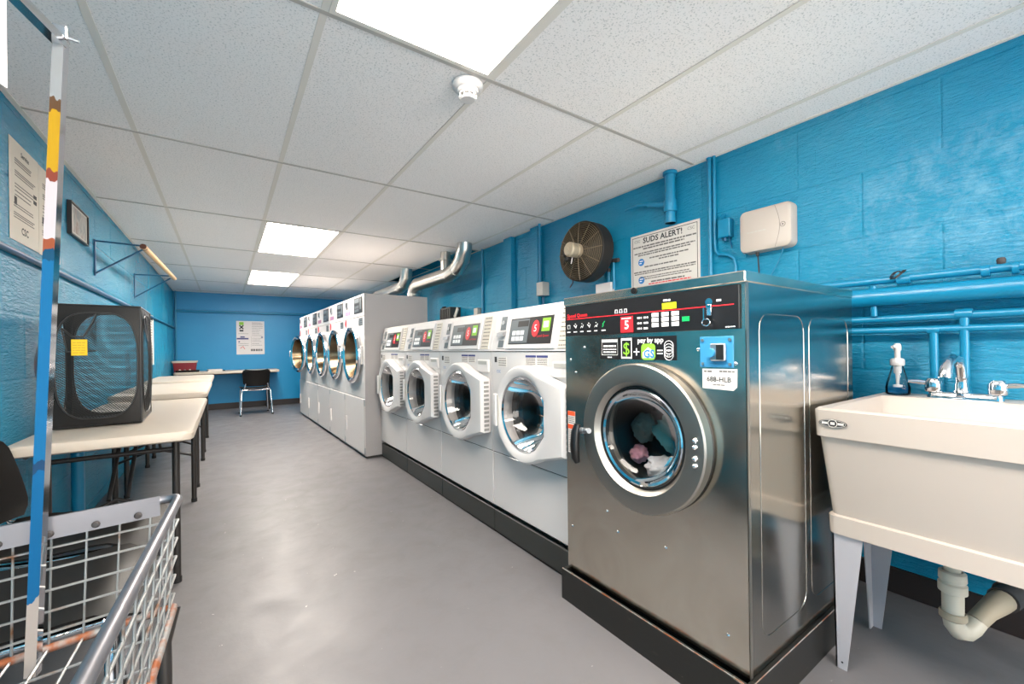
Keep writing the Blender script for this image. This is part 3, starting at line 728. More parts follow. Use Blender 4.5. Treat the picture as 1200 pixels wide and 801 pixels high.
# laundry: crumpled pieces
def garment(name, label, mt, loc, r, sc, seed, amp=0.35):
    bm = bmesh.new(); bmesh.ops.create_icosphere(bm, subdivisions=4, radius=1.0)
    for v in bm.verts:
        d = v.co.normalized(); n = noise.fractal(d * 1.8 + Vector((seed * 3.1, seed, 0)), 0.8, 2.2, 5)
        rg = 1 - abs(noise.noise(d * 3.3 + Vector((0, seed * 2.0, seed))))
        v.co = Vector((d.x * sc[0], d.y * sc[1], d.z * sc[2])) * r * (1 + amp * n + 0.25 * (rg - 0.7))
    me = bpy.data.meshes.new(name); bm.to_mesh(me); bm.free(); me.materials.append(MATS[mt]); me.polygons.foreach_set('use_smooth', [True] * len(me.polygons))
    o = bpy.data.objects.new(name, me); C.objects.link(o); o.location = loc; return tag(o, label, 'laundry', 'laundry in the machines')
BX, BY, BZ = 1.165, 1.304 - 0.392, 0.728
garment('garment', 'crumpled teal garment on top of the pile inside the stainless washer', 'cloth_teal', (BX + 0.125, BY - 0.035, BZ - 0.000), 0.070, (0.7, 1.1, 0.85), 1)
garment('garment', 'crumpled dark garment behind the teal one in the stainless washer', 'cloth_dark', (BX + 0.27, BY + 0.0, BZ + 0.01), 0.10, (0.65, 1.5, 0.95), 2)
garment('garment', 'white garment at the bottom of the stainless washer glass', 'cloth_white', (BX + 0.110, BY + 0.012, BZ - 0.130), 0.054, (0.8, 1.0, 0.75), 3)
garment('garment', 'pinkish garment at the lower left of the stainless washer glass', 'cloth_pink', (BX + 0.105, BY + 0.108, BZ - 0.098), 0.037, (0.8, 0.9, 0.8), 4)
garment('garment', 'tan garment at the lower right of the stainless washer glass', 'cloth_tan', (BX + 0.105, BY - 0.090, BZ - 0.115), 0.046, (0.8, 0.9, 0.75), 5)
garment('garment', 'grey green garment at the left of the stainless washer drum', 'cloth_grey', (BX + 0.130, BY + 0.102, BZ - 0.003), 0.050, (0.7, 0.9, 0.95), 6)
garment('garment', 'wet teal garment inside the second white washer', 'cloth_teal', (XW + 0.19, 2.682 - 0.40, 0.66), 0.09, (0.7, 1.0, 1.2), 7)

# ------------------------------------------------------------------ dryers
DW = 0.715
def make_dryer(opened=False):
    t = thing('dryer', 'white dryer', 'dryer'); x0, x1, D, H = 0.002, DW - 0.002, 0.645, 1.572
    cx, cz = 0.352, 0.985
    b = B()
    b.quad((x0, 0, .02), (x0, D, .02), (x0, D, H), (x0, 0, H)); b.quad((x0, D, .02), (x1, D, .02), (x1, D, H), (x0, D, H)); b.quad((x0, 0, H), (x1, 0, H), (x1, D, H), (x0, D, H)); b.quad((x0, 0, .02), (x1, 0, .02), (x1, D, .02), (x0, D, .02))
    b.quad((x0, 0.008, .02), (x1, 0.008, .02), (x1, 0.008, .58), (x0, 0.008, .58))
    b.obj('body', 'dryer_white', t)
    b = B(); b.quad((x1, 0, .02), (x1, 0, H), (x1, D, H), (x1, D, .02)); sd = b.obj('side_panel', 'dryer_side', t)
    b = B()
    for yy, zz in ((.05, 1.30), (.30, 1.32), (.33, 1.32), (.56, 1.30), (.08, .09), (.10, .09)): b.lathe([(0, 0.003), (.004, .002), (.005, 0)], (x1, yy, zz), (1, 0, 0), 8)
    b.obj('screws', 'zinc', sd)
    b = B(); b.box(x0, x1, 0.0, 0.012, 1.360, H - 0.001, 0.002); hd = b.obj('control_header', 'white_enamel', t)
    b = B(); b.holed(x0, x1, 0.572, 1.355, 0, cx, cz, 0.235, 48, 0.03); b.obj('front_panel', 'dryer_white', t, 30)
    b = B(); b.box(x0 + .008, x1 - .008, -0.010, 0.010, 0.035, 0.562, 0.004); ld = b.obj('lower_door', 'dryer_white', t)
    b = B(); b.box(0.075, 0.098, -0.024, -0.009, 0.185, 0.335, 0.006); b.obj('door_handle', 'white_plastic', ld)
    b = B(); b.cyl((x1 - .004, -0.006, 0.50), (x1 - .004, -0.006, 0.56), 0.007, 10); b.cyl((x1 - .004, -0.006, 0.04), (x1 - .004, -0.006, 0.10), 0.007, 10); b.obj('hinge', 'zinc', ld, 40)
    b = B(); b.box(x0 + .01, x1 - .01, 0.02, D - .02, 0, 0.021); b.obj('plinth', 'inner_dark', t)
    # controls
    b = B(); b.box(0.375, 0.655, -0.004, 0, 1.395, 1.552, 0.001); cp = b.obj('control_panel', 'black_panel', hd)
    b = B(); b.box(0.400, 0.560, -0.0052, -0.004, 1.500, 1.538); b.obj('screen', 'lcd_grey', cp)
    b = B()
    for i in range(3):
        for j in range(2): b.box(0.410 + i * .05, 0.445 + i * .05, -0.0055, -0.004, 1.412 + j * .034, 1.437 + j * .034)
    b.box(.585, .635, -.0055, -.004, 1.43, 1.53); b.obj('buttons', 'lcd_grey', cp)
    b = B(); b.box(0.070, 0.150, -0.010, 0, 1.470, 1.545, 0.003); cs = b.obj('coin_mechanism', 'zinc', hd)
    b = B(); b.box(0.095, 0.122, -0.013, -0.009, 1.485, 1.535); b.obj('coin_slot', 'inner_dark', cs)
    b = B(); b.box(0.022, 0.230, -0.001, 0.001, 1.395, 1.440); ns = b.obj('notice_sticker', 'pink_label', hd)
    b = B(); rr = random.Random(2)
    for i in range(4): wordlines(b, .03, .222, 1.402 + i * .010, .005, -.001, rr)
    b.obj('print', 'ink_navy', ns)
    b = B(); b.box(0.525, 0.660, -0.0015, 0, 1.270, 1.345); lb = b.obj('rating_label', 'lcd_grey', t)
    b = B()
    for i in range(4): wordlines(b, .535, .65, 1.28 + i * .018, .007, -.0015, rr)
    b.obj('print', 'ink', lb)
    b = B(); b.prism([(0.045 + .035 * math.cos(a), -.001, 1.315 + .042 * math.sin(a)) for a in [2 * PI * i / 14 for i in range(14)]], (0, .001, 0)); b.obj('red_sticker', 'ink_red', t)
    # round chrome door, hinged on the right
    px = cx + 0.29
    piv = bpy.data.objects.new('door', None)
    b = B(); R = 0.286
    M = Matrix.Translation((px, -0.006, 0)) @ Matrix.Rotation(opened if opened else 0.0, 4, 'Z') @ Matrix.Translation((-px, 0.006, 0))
    b.T = M
    b.lathe([(R - .012, -.004), (R, -0.014), (R + .002, -0.030), (R - .006, -0.044), (R - .030, -0.052), (0.242, -0.046), (0.226, -0.034), (0.226, -0.020), (0.232, 0.0), (R - .012, -.004)], (cx, 0, cz), (0, 1, 0), 56); dr = b.obj('door', 'chrome', t, 40)
    b = B(M); b.lathe([(0.226, -0.036), (0.219, -0.012), (0.205, 0.045), (0.190, 0.085)], (cx, 0, cz), (0, 1, 0), 48); b.obj('door_collar', 'collar_metal', dr, 40)
    b = B(M); b.lathe([(0.192, 0.084), (0.13, 0.094), (0, 0.100)], (cx, 0, cz), (0, 1, 0), 48); b.obj('door_glass', 'dryer_glass', dr, 60)
    b = B(M); b.box(cx - 0.300, cx - 0.262, -0.060, -0.040, cz - 0.045, cz + 0.045, 0.005); b.obj('door_handle', 'chrome', dr)
    b = B(M); b.box(px - 0.012, px + 0.010, -0.020, 0.0, cz - 0.09, cz + 0.09, 0.002); b.obj('hinge', 'white_plastic', dr)
    b = B(); b.lathe([(0.235, 0.03), (0.235, 0.10), (0.30, 0.11), (0.30, 0.52), (0, 0.53)], (cx, 0, cz), (0, 1, 0), 40); b.obj('drum', 'drum', t, 40)
    b = B()
    for ring_r, k in ((0.07, 6), (0.14, 12), (0.21, 18), (0.27, 22)):
        for i in range(k):
            a = 2 * PI * i / k; b.lathe([(0, -0.001), (0.012, -0.001)], (cx + ring_r * math.cos(a), 0.527, cz + ring_r * math.sin(a)), (0, 1, 0), 6)
    b.obj('drum_holes', 'inner_dark', t)
    return t
d_lab = ['white dryer nearest the washers, its grey side panel in view', 'white dryer second from the washers', 'white dryer in the middle of the dryer row', 'white dryer second from the far end of the row', 'white dryer at the far end of the row with its round door ajar']
d0 = make_dryer(); d4 = make_dryer(0.20)
tilt = math.atan2(0.078, 3.55)
for i in range(5):
    o = d0 if i == 0 else (d4 if i == 4 else copy_tree(d0))
    s_ = DW * (i + 1)
    o.location = (1.087 - math.sin(tilt) * s_, 4.056 + math.cos(tilt) * s_, 0); o.rotation_euler = (0, 0, RIGHT + tilt)
    tag(o, d_lab[i], 'dryer', 'row of white tumble dryers')

# ------------------------------------------------------------------ utility sink
def loft(b, loops, cap0=True, cap1=True):
    L = [[b.v(p) for p in lp] for lp in loops]; n = len(L[0])
    for A, Q in zip(L, L[1:]):
        for i in range(n): b.f([A[i], A[(i + 1) % n], Q[(i + 1) % n], Q[i]])
    if cap0: b.f(L[0][::-1])
    if cap1: b.f(L[-1])
def rrect(x0, x1, y0, y1, z, r=0.02, n=4):
    pts = []
    for cx, cy, a0 in ((x1 - r, y1 - r, 0), (x0 + r, y1 - r, PI / 2), (x0 + r, y0 + r, PI), (x1 - r, y0 + r, 1.5 * PI)):
        for i in range(n + 1):
            a = a0 + PI / 2 * i / n; pts.append((cx + r * math.cos(a), cy + r * math.sin(a), z))
    return pts
SX, SY = 1.53, 0.552
t = thing('utility_sink', 'large cream plastic utility sink on grey legs beside the stainless washer', 'sink', (0, 0, 0))
b = B()
loft(b, [rrect(1.592, 1.96, -.06, .536, .43), rrect(1.590, 1.97, -.062, .538, .486), rrect(1.600, 1.965, -.055, .530, .490), rrect(1.548, 2.215, -.075, .544, .742), rrect(1.536, 2.232, -.082, .550, .744), rrect(SX, 2.235, -.085, SY, .826), rrect(SX + .006, 2.232, -.080, SY - .006, .832),
         rrect(SX + .030, 2.090, -.055, SY - .030, .831), rrect(SX + .036, 2.085, -.050, SY - .036, .822), rrect(1.64, 1.95, -.02, .50, .50)])
b.obj('basin', 'sink_cream', t, 35)
b = B(); b.prism([(SX - .0012, 0.500 + 0.036 * math.cos(a), 0.788 + 0.0125 * math.sin(a)) for a in [2 * PI * i / 24 for i in range(24)]], (0.002, 0, 0)); bd = b.obj('maker_badge', 'ink', t)
b = B()
b.tube([(SX - .0016, 0.500 + 0.033 * math.cos(a), 0.788 + 0.0105 * math.sin(a)) for a in [2 * PI * i / 28 for i in range(28)]], 0.0006, 4, True)
b.tube([(SX - .0016, 0.500 + 0.0115 * math.cos(a), 0.788 + 0.0115 * math.sin(a)) for a in [2 * PI * i / 18 for i in range(18)]], 0.0009, 4, True)
b.box(SX - .0018, SX - .0012, 0.513, 0.528, 0.7845, 0.7915); b.box(SX - .0018, SX - .0012, 0.472, 0.487, 0.7845, 0.7915); b.box(SX - .0018, SX - .0012, 0.4945, 0.5055, 0.784, 0.792)
b.obj('badge_print', 'paper', bd)
for nm, x, y, sx, sy in (('leg', 1.602, 0.528, 1, -1), ('leg', 1.602, -.052, 1, 1), ('leg', 1.945, 0.528, -1, -1), ('leg', 1.945, -.052, -1, 1)):
    b = B(); w0, w1, th = 0.078, 0.024, 0.004
    b.prism([(x, y, .432), (x, y + sy * w0, .432), (x, y + sy * w1 * 1.4, 0.0), (x, y + sy * .006, 0.0)], (sx * th, 0, 0))
    b.prism([(x, y, .432), (x + sx * w0, y, .432), (x + sx * w1 * 1.4, y + sy * .006, 0.0), (x, y + sy * .006, 0.0)], (0, sy * th, 0))
    lg = b.obj('leg', 'sink_leg', t)
    b = B(); b.cyl((x - sx * .0006, y + sy * .022, .022), (x + sx * .001, y + sy * .022, .022), 0.003, 8); b.obj('bolt_hole', 'inner_dark', lg)
# drain
b = B(); b.cyl((1.78, .288, .435), (1.78, .288, .30), .019, 18); dp = b.obj('drain_tail', 'pvc', t, 40)
b = B(); b.lathe([(.022, .352), (.030, .348), (.031, .325), (.027, .322), (.027, .318), (.032, .314), (.032, .290), (.026, .286)], (1.78, .288, 0), (0, 0, 1), 20); b.obj('slip_nut', 'pvc', dp, 40)
b = B(); b.tube([(1.78, .288, .30), (1.78, .288, .215), (1.784, .286, .190), (1.797, .279, .170), (1.817, .268, .165), (1.837, .258, .176), (1.852, .250, .194)], .0245, 16); b.obj('trap_bend', 'pvc', dp, 50)
b = B(); b.lathe([(.027, .232), (.0305, .228), (.0305, .212), (.027, .208)], (1.78, .288, 0), (0, 0, 1), 20); b.obj('trap_ring', 'pvc_dirty', dp, 40)
b = B(); b.tube([(1.850, .251, .192), (1.885, .234, .218), (1.93, .216, .236), (1.96, .208, .240)], [.024, .025, .030, .030], 16); b.obj('trap_arm', 'pvc_dirty', dp, 50)
b = B(); b.tube([(1.955, .209, .240), (2.00, .199, .243), (2.002, .198, .243), (2.265, .155, .250)], [.036, .036, .042, .046], 16); b.obj('waste_pipe', 'cast_iron', dp, 50)
# faucet
fz = .832; FS = Matrix.Translation((2.15, .313, fz)) @ Matrix.Scale(1.28, 4) @ Matrix.Translation((-2.15, -.313, -fz))
b = B(FS); loft(b, [rrect(2.130, 2.172, .240, .386, fz, .012), rrect(2.132, 2.170, .242, .384, fz + .014, .012), rrect(2.136, 2.166, .247, .379, fz + .018, .012)]); fc = b.obj('faucet', 'chrome', t, 40)
for y, s_ in ((.374, 1), (.252, -1)):
    b = B(FS); b.lathe([(.017, .016), (.019, .022), (.0185, .045), (.013, .054), (0, .056)], (2.15, y, fz), (0, 0, 1), 20); hk = b.obj('tap_body', 'chrome', fc, 50)
    b = B(FS); b.tube([(2.15, y + s_ * .012, fz + .040), (2.145, y + s_ * .032, fz + .043), (2.135, y + s_ * .052, fz + .044)], [.007, .0075, .005], 10); b.obj('tap_lever', 'chrome', fc, 50)
b = B(FS); b.lathe([(.019, .016), (.015, .024), (.0125, .050), (.014, .058), (0, .062)], (2.15, .318, fz), (0, 0, 1), 18); b.obj('spout_base', 'chrome', fc, 50)
b = B(FS); b.tube([(2.15, .318, fz + .045), (2.147, .319, fz + .085), (2.135, .322, fz + .107), (2.105, .327, fz + .112), (2.072, .332, fz + .100), (2.058, .334, fz + .076), (2.056, .334, fz + .062)], [.011, .011, .012, .012, .012, .013, .014], 14); b.obj('spout', 'chrome', fc, 50)
# soap bottle on the rim
t = thing('soap_bottle', 'clear conical foam soap bottle with white pump and blue soap', 'bottle', (2.150, 0.490, .8325))
b = B(); b.lathe([(0, .001), (.032, .001), (.037, .005), (.037, .028), (.031, .055), (.022, .090), (.017, .110), (.0165, .118)], (0, 0, 0), (0, 0, 1), 28); b.obj('bottle', 'clear_plastic', t, 60)
b = B(); b.lathe([(0, .003), (.031, .003), (.0355, .007), (.0355, .030), (0, .030)], (0, 0, 0), (0, 0, 1), 28); b.obj('soap', 'soap_blue', t, 60)
b = B(); b.lathe([(.0185, .112), (.0215, .116), (.0215, .134), (.018, .139), (.012, .141), (0, .141)], (0, 0, 0), (0, 0, 1), 24); pm = b.obj('pump_collar', 'white_plastic', t, 50)
b = B(); b.lathe([(.009, .139), (.009, .168), (.012, .172), (.012, .190), (.008, .198), (0, .199)], (0, 0, 0), (0, 0, 1), 18); b.tube([(0, 0, .186), (-.014, .004, .188), (-.026, .008, .184)], .006, 8); b.obj('pump_head', 'white_plastic', pm, 50)
b = B(); b.lathe([(.012, .112), (.012, .085), (.007, .080), (.005, .04), (.014, .038), (.014, .030), (0, .030)], (0, 0, 0), (0, 0, 1), 16); b.obj('dip_tube', 'white_plastic', pm, 50)

# ------------------------------------------------------------------ pipes on the right wall near the sink
def pipe(name, pts, r, label, mt='blue_pipe', cat='pipe', n=14, group=None, fit=()):
    t = thing(name, label, cat, pts[0], 0, group); o = Vector(pts[0])
    b = B(); b.tube([Vector(p) - o for p in pts], r, n); b.obj('tube', mt, t, 50)
    for (p, q, rr) in fit:
        b = B(); b.cyl(Vector(p) - o, Vector(q) - o, rr, n); b.obj('fitting', mt, t, 50)
    return t
Y0, Y1 = -0.9, 1.25
pt = pipe('water_pipe', [(2.205, Y0, 1.281), (2.205, Y1, 1.290)], .015, 'thin blue pipe running along the top of the pipe group above the sink', fit=[((2.205, .255, 1.281), (2.205, .275, 1.281), .021), ((2.205, .205, 1.281), (2.205, .190, 1.281), .021), ((2.205, .46, 1.282), (2.205, .50, 1.282), .019)])
b = B(); b.lathe([(.004, 0), (.010, .006), (.012, .018), (.009, .026), (0, .028)], (0, .23 - Y0, .014), (0, 0, 1), 12); b.obj('valve', 'cast_iron', pt, 40)
b = B(); b.tube([(-.018 + .014 * math.cos(a), .49 - Y0 + .02 * math.sin(a) + .004 * k, .020 + .016 * math.cos(a * 1.3)) for k in range(3) for a in [2 * PI * i / 12 for i in range(12)]], .0016, 5); b.obj('wire_coil', 'cable_black', pt, 50)
pipe('drain_pipe', [(2.205, Y0, 1.208), (2.205, Y1, 1.226)], .037, 'thick blue drain pipe running behind the stainless washer above the sink', n=20)
pipe('water_pipe', [(2.228, Y0, 1.137), (2.228, Y1, 1.128)], .014, 'thin blue pipe just below the thick drain pipe', fit=[((2.228, .30, 1.1365), (2.228, .345, 1.1365), .018)])
pipe('water_pipe', [(2.228, Y0, 1.078), (2.228, Y1, 1.087)], .013, 'lowest thin blue level pipe above the soap bottle', fit=[((2.228, .385, 1.081), (2.228, .42, 1.081), .0165)])
pipe('water_pipe', [(2.228, .402, 1.07), (2.228, .402, .90), (2.232, .402, .87), (2.252, .402, .85), (2.258, .402, .70)], .0125, 'short blue pipe dropping to the left faucet handle')
pipe('water_pipe', [(2.228, .322, 1.122), (2.228, .322, .90), (2.232, .322, .87), (2.252, .322, .85), (2.258, .322, .70)], .0125, 'short blue pipe dropping behind the faucet spout')
pipe('water_pipe', [(2.212, .575, 1.144), (2.200, .575, 1.268)], .011, 'tiny upright blue pipe crossing the thick drain pipe')
t = thing('valve_wheel', 'small red valve wheel beside the stainless washer', 'valve', (2.20, .672, 1.137))
b = B(); b.lathe([(.004, -.010), (.016, -.008), (.018, 0), (.016, .008), (.004, .010)], (-.03, 0, 0), (1, 0, 0), 16); b.obj('wheel', 'valve_red', t, 40)
b = B(); b.cyl((-.03, 0, 0), (.02, 0, 0), .005, 8); b.obj('stem', 'cast_iron', t, 40)

# ------------------------------------------------------------------ things on the right wall above the machines
def plate_thing(name, label, cat, loc, rotz, w, h, mt, th=0.003, r=0.0):
    t = thing(name, label, cat, loc, rotz)
    b = B(); b.box(0, w, -th, 0, 0, h, min(th * .3, .002)); b.obj('sheet', mt, t)
    return t
w, h = .50, .36
t = plate_thing('notice_sign', 'white soap-suds notice sign above the stainless washer', 'sign', (XR - .001, 1.876, 1.412), RIGHT, w, h, 'paper')
y = -.0032
b = B()
for x0, x1, z0, z1 in ((.014, w - .014, h - .018, h - .0145), (.014, w - .014, .012, .0155), (.014, .0175, .012, h - .0145), (w - .0175, w - .014, .012, h - .0145)): b.box(x0, x1, y - .0005, y, z0, z1)
b.obj('print_border', 'ink', t)
text('SUDS ALERT!', .050, 'ink', t, w / 2 - .005, y - .0004, h - .046, bold=.0012)
text('CSC', .026, 'ink_grey', t, .055, y - .0004, h - .043); text('CSC', .026, 'ink_grey', t, w - .055, y - .0004, h - .043)
b = B(); rr = random.Random(4)
for z, a0, a1, hh in ((.278, .022, .478, .009), (.262, .10, .40, .009), (.236, .03, .47, .008), (.222, .06, .44, .008), (.194, .15, .43, .008), (.178, .22, .36, .008), (.142, .11, .35, .008), (.112, .025, .475, .008), (.099, .03, .47, .007), (.076, .07, .43, .006), (.063, .11, .45, .006), (.040, .16, .40, .009)): wordlines(b, a0, a1, z, hh, y, rr)
b.obj('print', 'ink_grey', t)
for zc in (.176, .058):
    b = B(); b.prism([(.085 + .024 * math.cos(a), y, zc + .024 * math.sin(a)) for a in [2 * PI * i / 18 for i in range(18)]], (0, -.0004, 0)); ic = b.obj('suds_icon', 'ink_blue', t)
    b = B(); b.box(.072, .099, y - .0009, y - .0004, zc + .004, zc + .010); b.box(.070, .088, y - .0009, y - .0004, zc - .010, zc - .004); b.obj('suds_icon_mark', 'white_print', ic)
b = B(); wordlines(b, .14, .44, .026, .007, y, random.Random(12)); b.obj('print_red', 'ink_red', t)
# wireless box
t = thing('equipment_box', 'beige plastic wall box with curved edge line above the stainless washer', 'box', (XR - .002, 1.122, 1.505), RIGHT)
W_, H_ = .245, .216
b = B(); path = b.rbox_path(W_, H_, .028); 
def at(sc, y): return [(W_ / 2 + p[0] * sc, y, H_ / 2 + p[1] * sc) for p in path]
loft(b, [at(1, 0), at(1, -.045), at(.965, -.058), at(.90, -.062)]); b.obj('case', 'beige_box', t, 40)
b = B(); b.tube([(W_ * .70 + .022 * math.sin(PI * i / 10), -.0615, .006 + (H_ - .012) * i / 10) for i in range(11)], .0011, 5); b.obj('cover_seam', 'ink_grey', t, 50)
b = B(); b.tube([(W_ * .845 + .011 * math.cos(a), -.062, H_ * .50 + .011 * math.sin(a)) for a in [2 * PI * i / 18 for i in range(18)]], .0012, 5, True); b.cyl((W_ * .845, -.0615, H_ * .5), (W_ * .845, -.063, H_ * .5), .004, 10); b.obj('lock_ring', 'ink_grey', t, 50)
b = B(); wordlines(b, .04, .13, .10, .006, -.0622, random.Random(3)); b.obj('print', 'grey_box', t)
b = B(); b.tube([(.075, -.03, .004), (.078, -.03, -.03), (.079, -.025, -.09), (.08, -.02, -.30)], .0035, 8); b.cyl((.075, -.03, .002), (.0765, -.03, -.018), .008, 10); b.obj('power_lead', 'cable_black', t, 50)
b = B(); b.tube([(.195, -.03, .004), (.19, -.03, -.02), (.165, -.02, -.07), (.12, -.012, -.14), (.11, -.010, -.30)], .003, 8); b.obj('data_lead', 'blue_pipe', t, 50)
# conduits
pt = pipe('drain_stack', [(2.235, 1.54, 1.778), (2.235, 1.54, ZC)], .030, 'stout upright blue pipe with side branch above the notice sign', fit=[((2.235, 1.54, 1.845), (2.235, 1.54, 1.915), .038), ((2.235, 1.54, 1.778), (2.235, 1.54, 1.80), .033), ((2.235, 1.54, 2.070), (2.235, 1.54, 2.088), .042)], n=18)
b = B(); b.tube([(0, 0, .12), (0, .09, .135), (0, .16, .155)], [.018, .016, .014], 12); b.obj('branch', 'blue_pipe', pt, 50)
b = B(); b.tube([(-.006, .15, .155), (-.006, .24, .175), (-.006, .34, .170)], [.008, .010, .006], 8); b.obj('lever', 'blue_pipe', pt, 50)
pipe('conduit', [(2.262, 1.305, 1.10), (2.262, 1.305, ZC)], .0115, 'thin upright blue conduit left of the beige wall box', fit=[((2.262, 1.305, 2.075), (2.262, 1.305, 2.089), .017), ((2.262, 1.305, 1.80), (2.262, 1.305, 1.815), .014)])
pipe('conduit', [(2.262, 1.278, ZC), (2.262, 1.278, 1.62), (2.262, 1.275, 1.56), (2.262, 1.255, 1.535), (2.262, 1.205, 1.525), (2.262, 1.172, 1.500), (2.262, 1.165, 1.46), (2.262, 1.165, 1.10)], .009, 'thin blue conduit that bends sideways below the small blue switch box', group=None)
t = thing('switch_box', 'small blue painted switch box between conduit and beige box', 'box', (XR, 1.248, 1.62), RIGHT)
b = B(); b.box(0, .066, -.045, 0, 0, .10, .004); b.obj('case', 'blue_pipe', t)
b = B(); b.prism([(.002, -.002, .10), (.002, -.04, .10), (.002, -.002, .14)], (.02, 0, 0)); b.obj('bracket', 'blue_pipe', t)
b = B(); b.cyl((.03, -.022, 0), (.03, -.022, -.018), .010, 10); b.tube([(.05, -.02, 0), (.055, -.02, -.02), (.065, -.02, -.06)], .004, 6); b.obj('cable_gland', 'blue_dark', t, 40)
pipe('conduit', [(2.265, 3.84, .8), (2.265, 3.84, ZC)], .0125, 'thin upright blue conduit between the silver duct and the pilaster')
t = thing('outlet_box', 'tiny grey outlet box on the wall above the third washer', 'box', (XR, 3.98, 1.36), RIGHT)
b = B(); b.box(0, .08, -.05, 0, 0, .11, .004); b.obj('case', 'grey_box', t)
pipe('conduit', [(2.222, 2.80, 1.57), (2.222, 2.80, ZC)], .011, 'thin upright blue conduit running down to the grey switch box beside the fan', fit=[((2.222, 2.80, 1.68), (2.222, 2.80, 1.70), .014), ((2.222, 2.80, 2.00), (2.222, 2.80, 2.02), .014)])
t = thing('switch_box', 'grey metal switch box on the wall left of the fan', 'box', (XR, 2.835, 1.475), RIGHT)
b = B(); b.box(0, .085, -.075, 0, 0, .115, .006); b.obj('case', 'grey_box', t)
b = B(); b.cyl((.0425, -.078, .06), (.0425, -.074, .06), .006, 10); b.obj('screw', 'zinc', t)
b = B(); b.cyl((.04, -.03, 0), (.04, -.03, -.12), .010, 10); b.obj('conduit_stub', 'blue_dark', t, 40)
# bracket + white box right of the fan
t = thing('pipe_bracket', 'two short upright blue conduits with a dark clamp right of the fan', 'bracket', (XR, 2.06, 1.44), RIGHT)
b = B(); b.cyl((.045, -.02, 0), (.045, -.02, .215), .010, 10); b.obj('post', 'blue_pipe', t, 40)
b = B(); b.cyl((.0, -.02, 0), (.0, -.02, .13), .008, 10); b.obj('post', 'blue_pipe', t, 40)
b = B(); b.cyl((.035, -.025, .200), (.095, -.025, .195), .014, 12); b.obj('clamp', 'cast_iron', t, 40)
b = B(); b.cyl((.0, -.02, .125), (.0, -.02, .15), .012, 12); b.obj('cap', 'cast_iron', t, 40)
t = thing('junction_box', 'small white box peeking above the stainless washer below the fan', 'box', (XR - .04, 2.175, 1.40), RIGHT)
b = B(); b.box(0, .15, 0, .04, 0, .09, .004); b.obj('case', 'white_plastic', t)

# ------------------------------------------------------------------ wall fan
t = thing('wall_fan', 'round brown wire-caged wall fan with motor facing the room', 'fan', (2.135, 2.165, 1.712), RIGHT + .05)
R = .212
b = B(); b.lathe([(R * .97, -.055), (R, -.05), (R, .05), (R * .97, .055)], (0, 0, 0), (0, 1, 0), 48); b.obj('shroud', 'fan_dark', t, 40)
b = B()
for k in range(1, 17): b.tube([(R * .97 * k / 16.6 * math.cos(a), -.058 - .020 * (1 - (k / 16.6) ** 2), R * .97 * k / 16.6 * math.sin(a)) for a in [2 * PI * i / 40 for i in range(40)]], .0022, 4, True)
for k in range(12):
    a = 2 * PI * k / 12; b.tube([(R * q * math.cos(a), -.060 - .020 * (1 - q * q), R * q * math.sin(a)) for q in (.1, .4, .7, .97)], .0026, 5)
b.obj('cage', 'fan_cage', t)
for k in range(4):
    a = PI / 2 * k + .5; b = B()
    def bp(r, o, y): return (r * math.cos(a + o), y, r * math.sin(a + o))
    b.prism([bp(.045, -.3, -.02), bp(.18, -.42, -.03), bp(.19, -.1, -.005), bp(.18, .30, .03), bp(.05, .35, .02)], (0, .002, 0)); b.obj('blade', 'fan_dark', t)
b = B(); b.lathe([(.0, .0), (.045, .0), (.045, -.075), (0, -.075)], (0, .0, 0), (0, 1, 0), 20); b.obj('hub', 'fan_dark', t, 40)
b = B(); b.lathe([(.046, -.070), (.050, -.080), (.050, -.105), (.044, -.110), (.044, -.118), (.050, -.122), (.050, -.165), (.040, -.176), (.012, -.178), (.010, -.184), (0, -.184)], (0, 0, 0), (0, 1, 0), 28); mo = b.obj('motor', 'fan_motor', t, 40)
b = B(); b.box(-.080, -.045, -.15, -.10, -.035, .005, .004); b.box(-.05, -.02, -.16, -.09, -.075, -.045, .004); b.obj('terminal_box', 'fan_dark', mo)
b = B(); b.cyl((-.005, -.130, -.05), (-.012, -.135, -.095), .004, 8); b.obj('pull_switch', 'white_plastic', mo)
b = B(); b.tube([(-.075, -.12, -.03), (-.12, -.10, -.075), (-.17, -.03, -.02), (-.21, .06, .0), (-.225, .10, -.10), (-.228, .10, -.18), (-.250, .09, -.215)], .004, 6); b.obj('power_cord', 'cable_black', t, 50)
b = B(); b.box(-.05, .05, .048, .142, -.05, .05); b.obj('wall_mount', 'fan_dark', t)
b = B(); b.lathe([(0, .046), (R * .99, .046)], (0, 0, 0), (0, 1, 0), 40); b.obj('back_plate', 'fan_dark', t)

# ------------------------------------------------------------------ foil ducts
def duct(label, pts, r):
    t = thing('foil_duct', label, 'duct', pts[0]); o = Vector(pts[0]); P = [Vector(p) - o for p in pts]
    b = B(); b.tube(P, r, 22, caps=False); b.obj('pipe', 'foil', t, 50)
    for i in range(1, len(P) - 1):
        d = (P[i + 1] - P[i - 1]).normalized(); b = B(); b.tube([P[i] - d * .006, P[i] + d * .006], r * 1.03, 22); b.obj('seam', 'foil', t, 50)
    return t
dct = duct('bright silver duct with an elbow up into the ceiling above the dryers', [(2.0, 5.14, 1.30), (2.0, 5.14, 1.74), (2.0, 5.09, 1.81), (2.0, 5.00, 1.848), (2.0, 4.10, 1.838), (2.0, 3.93, 1.862), (2.0, 3.80, 1.945), (2.0, 3.745, 2.05), (2.0, 3.74, 2.21)], .078)
duct('silver duct behind the first one, nearer the back wall', [(1.98, 6.75, 1.30), (1.98, 6.75, 1.76), (1.98, 6.70, 1.84), (1.98, 6.60, 1.88), (1.98, 5.55, 1.88), (1.98, 5.42, 1.91), (1.98, 5.34, 1.99), (1.98, 5.32, 2.21)], .076)
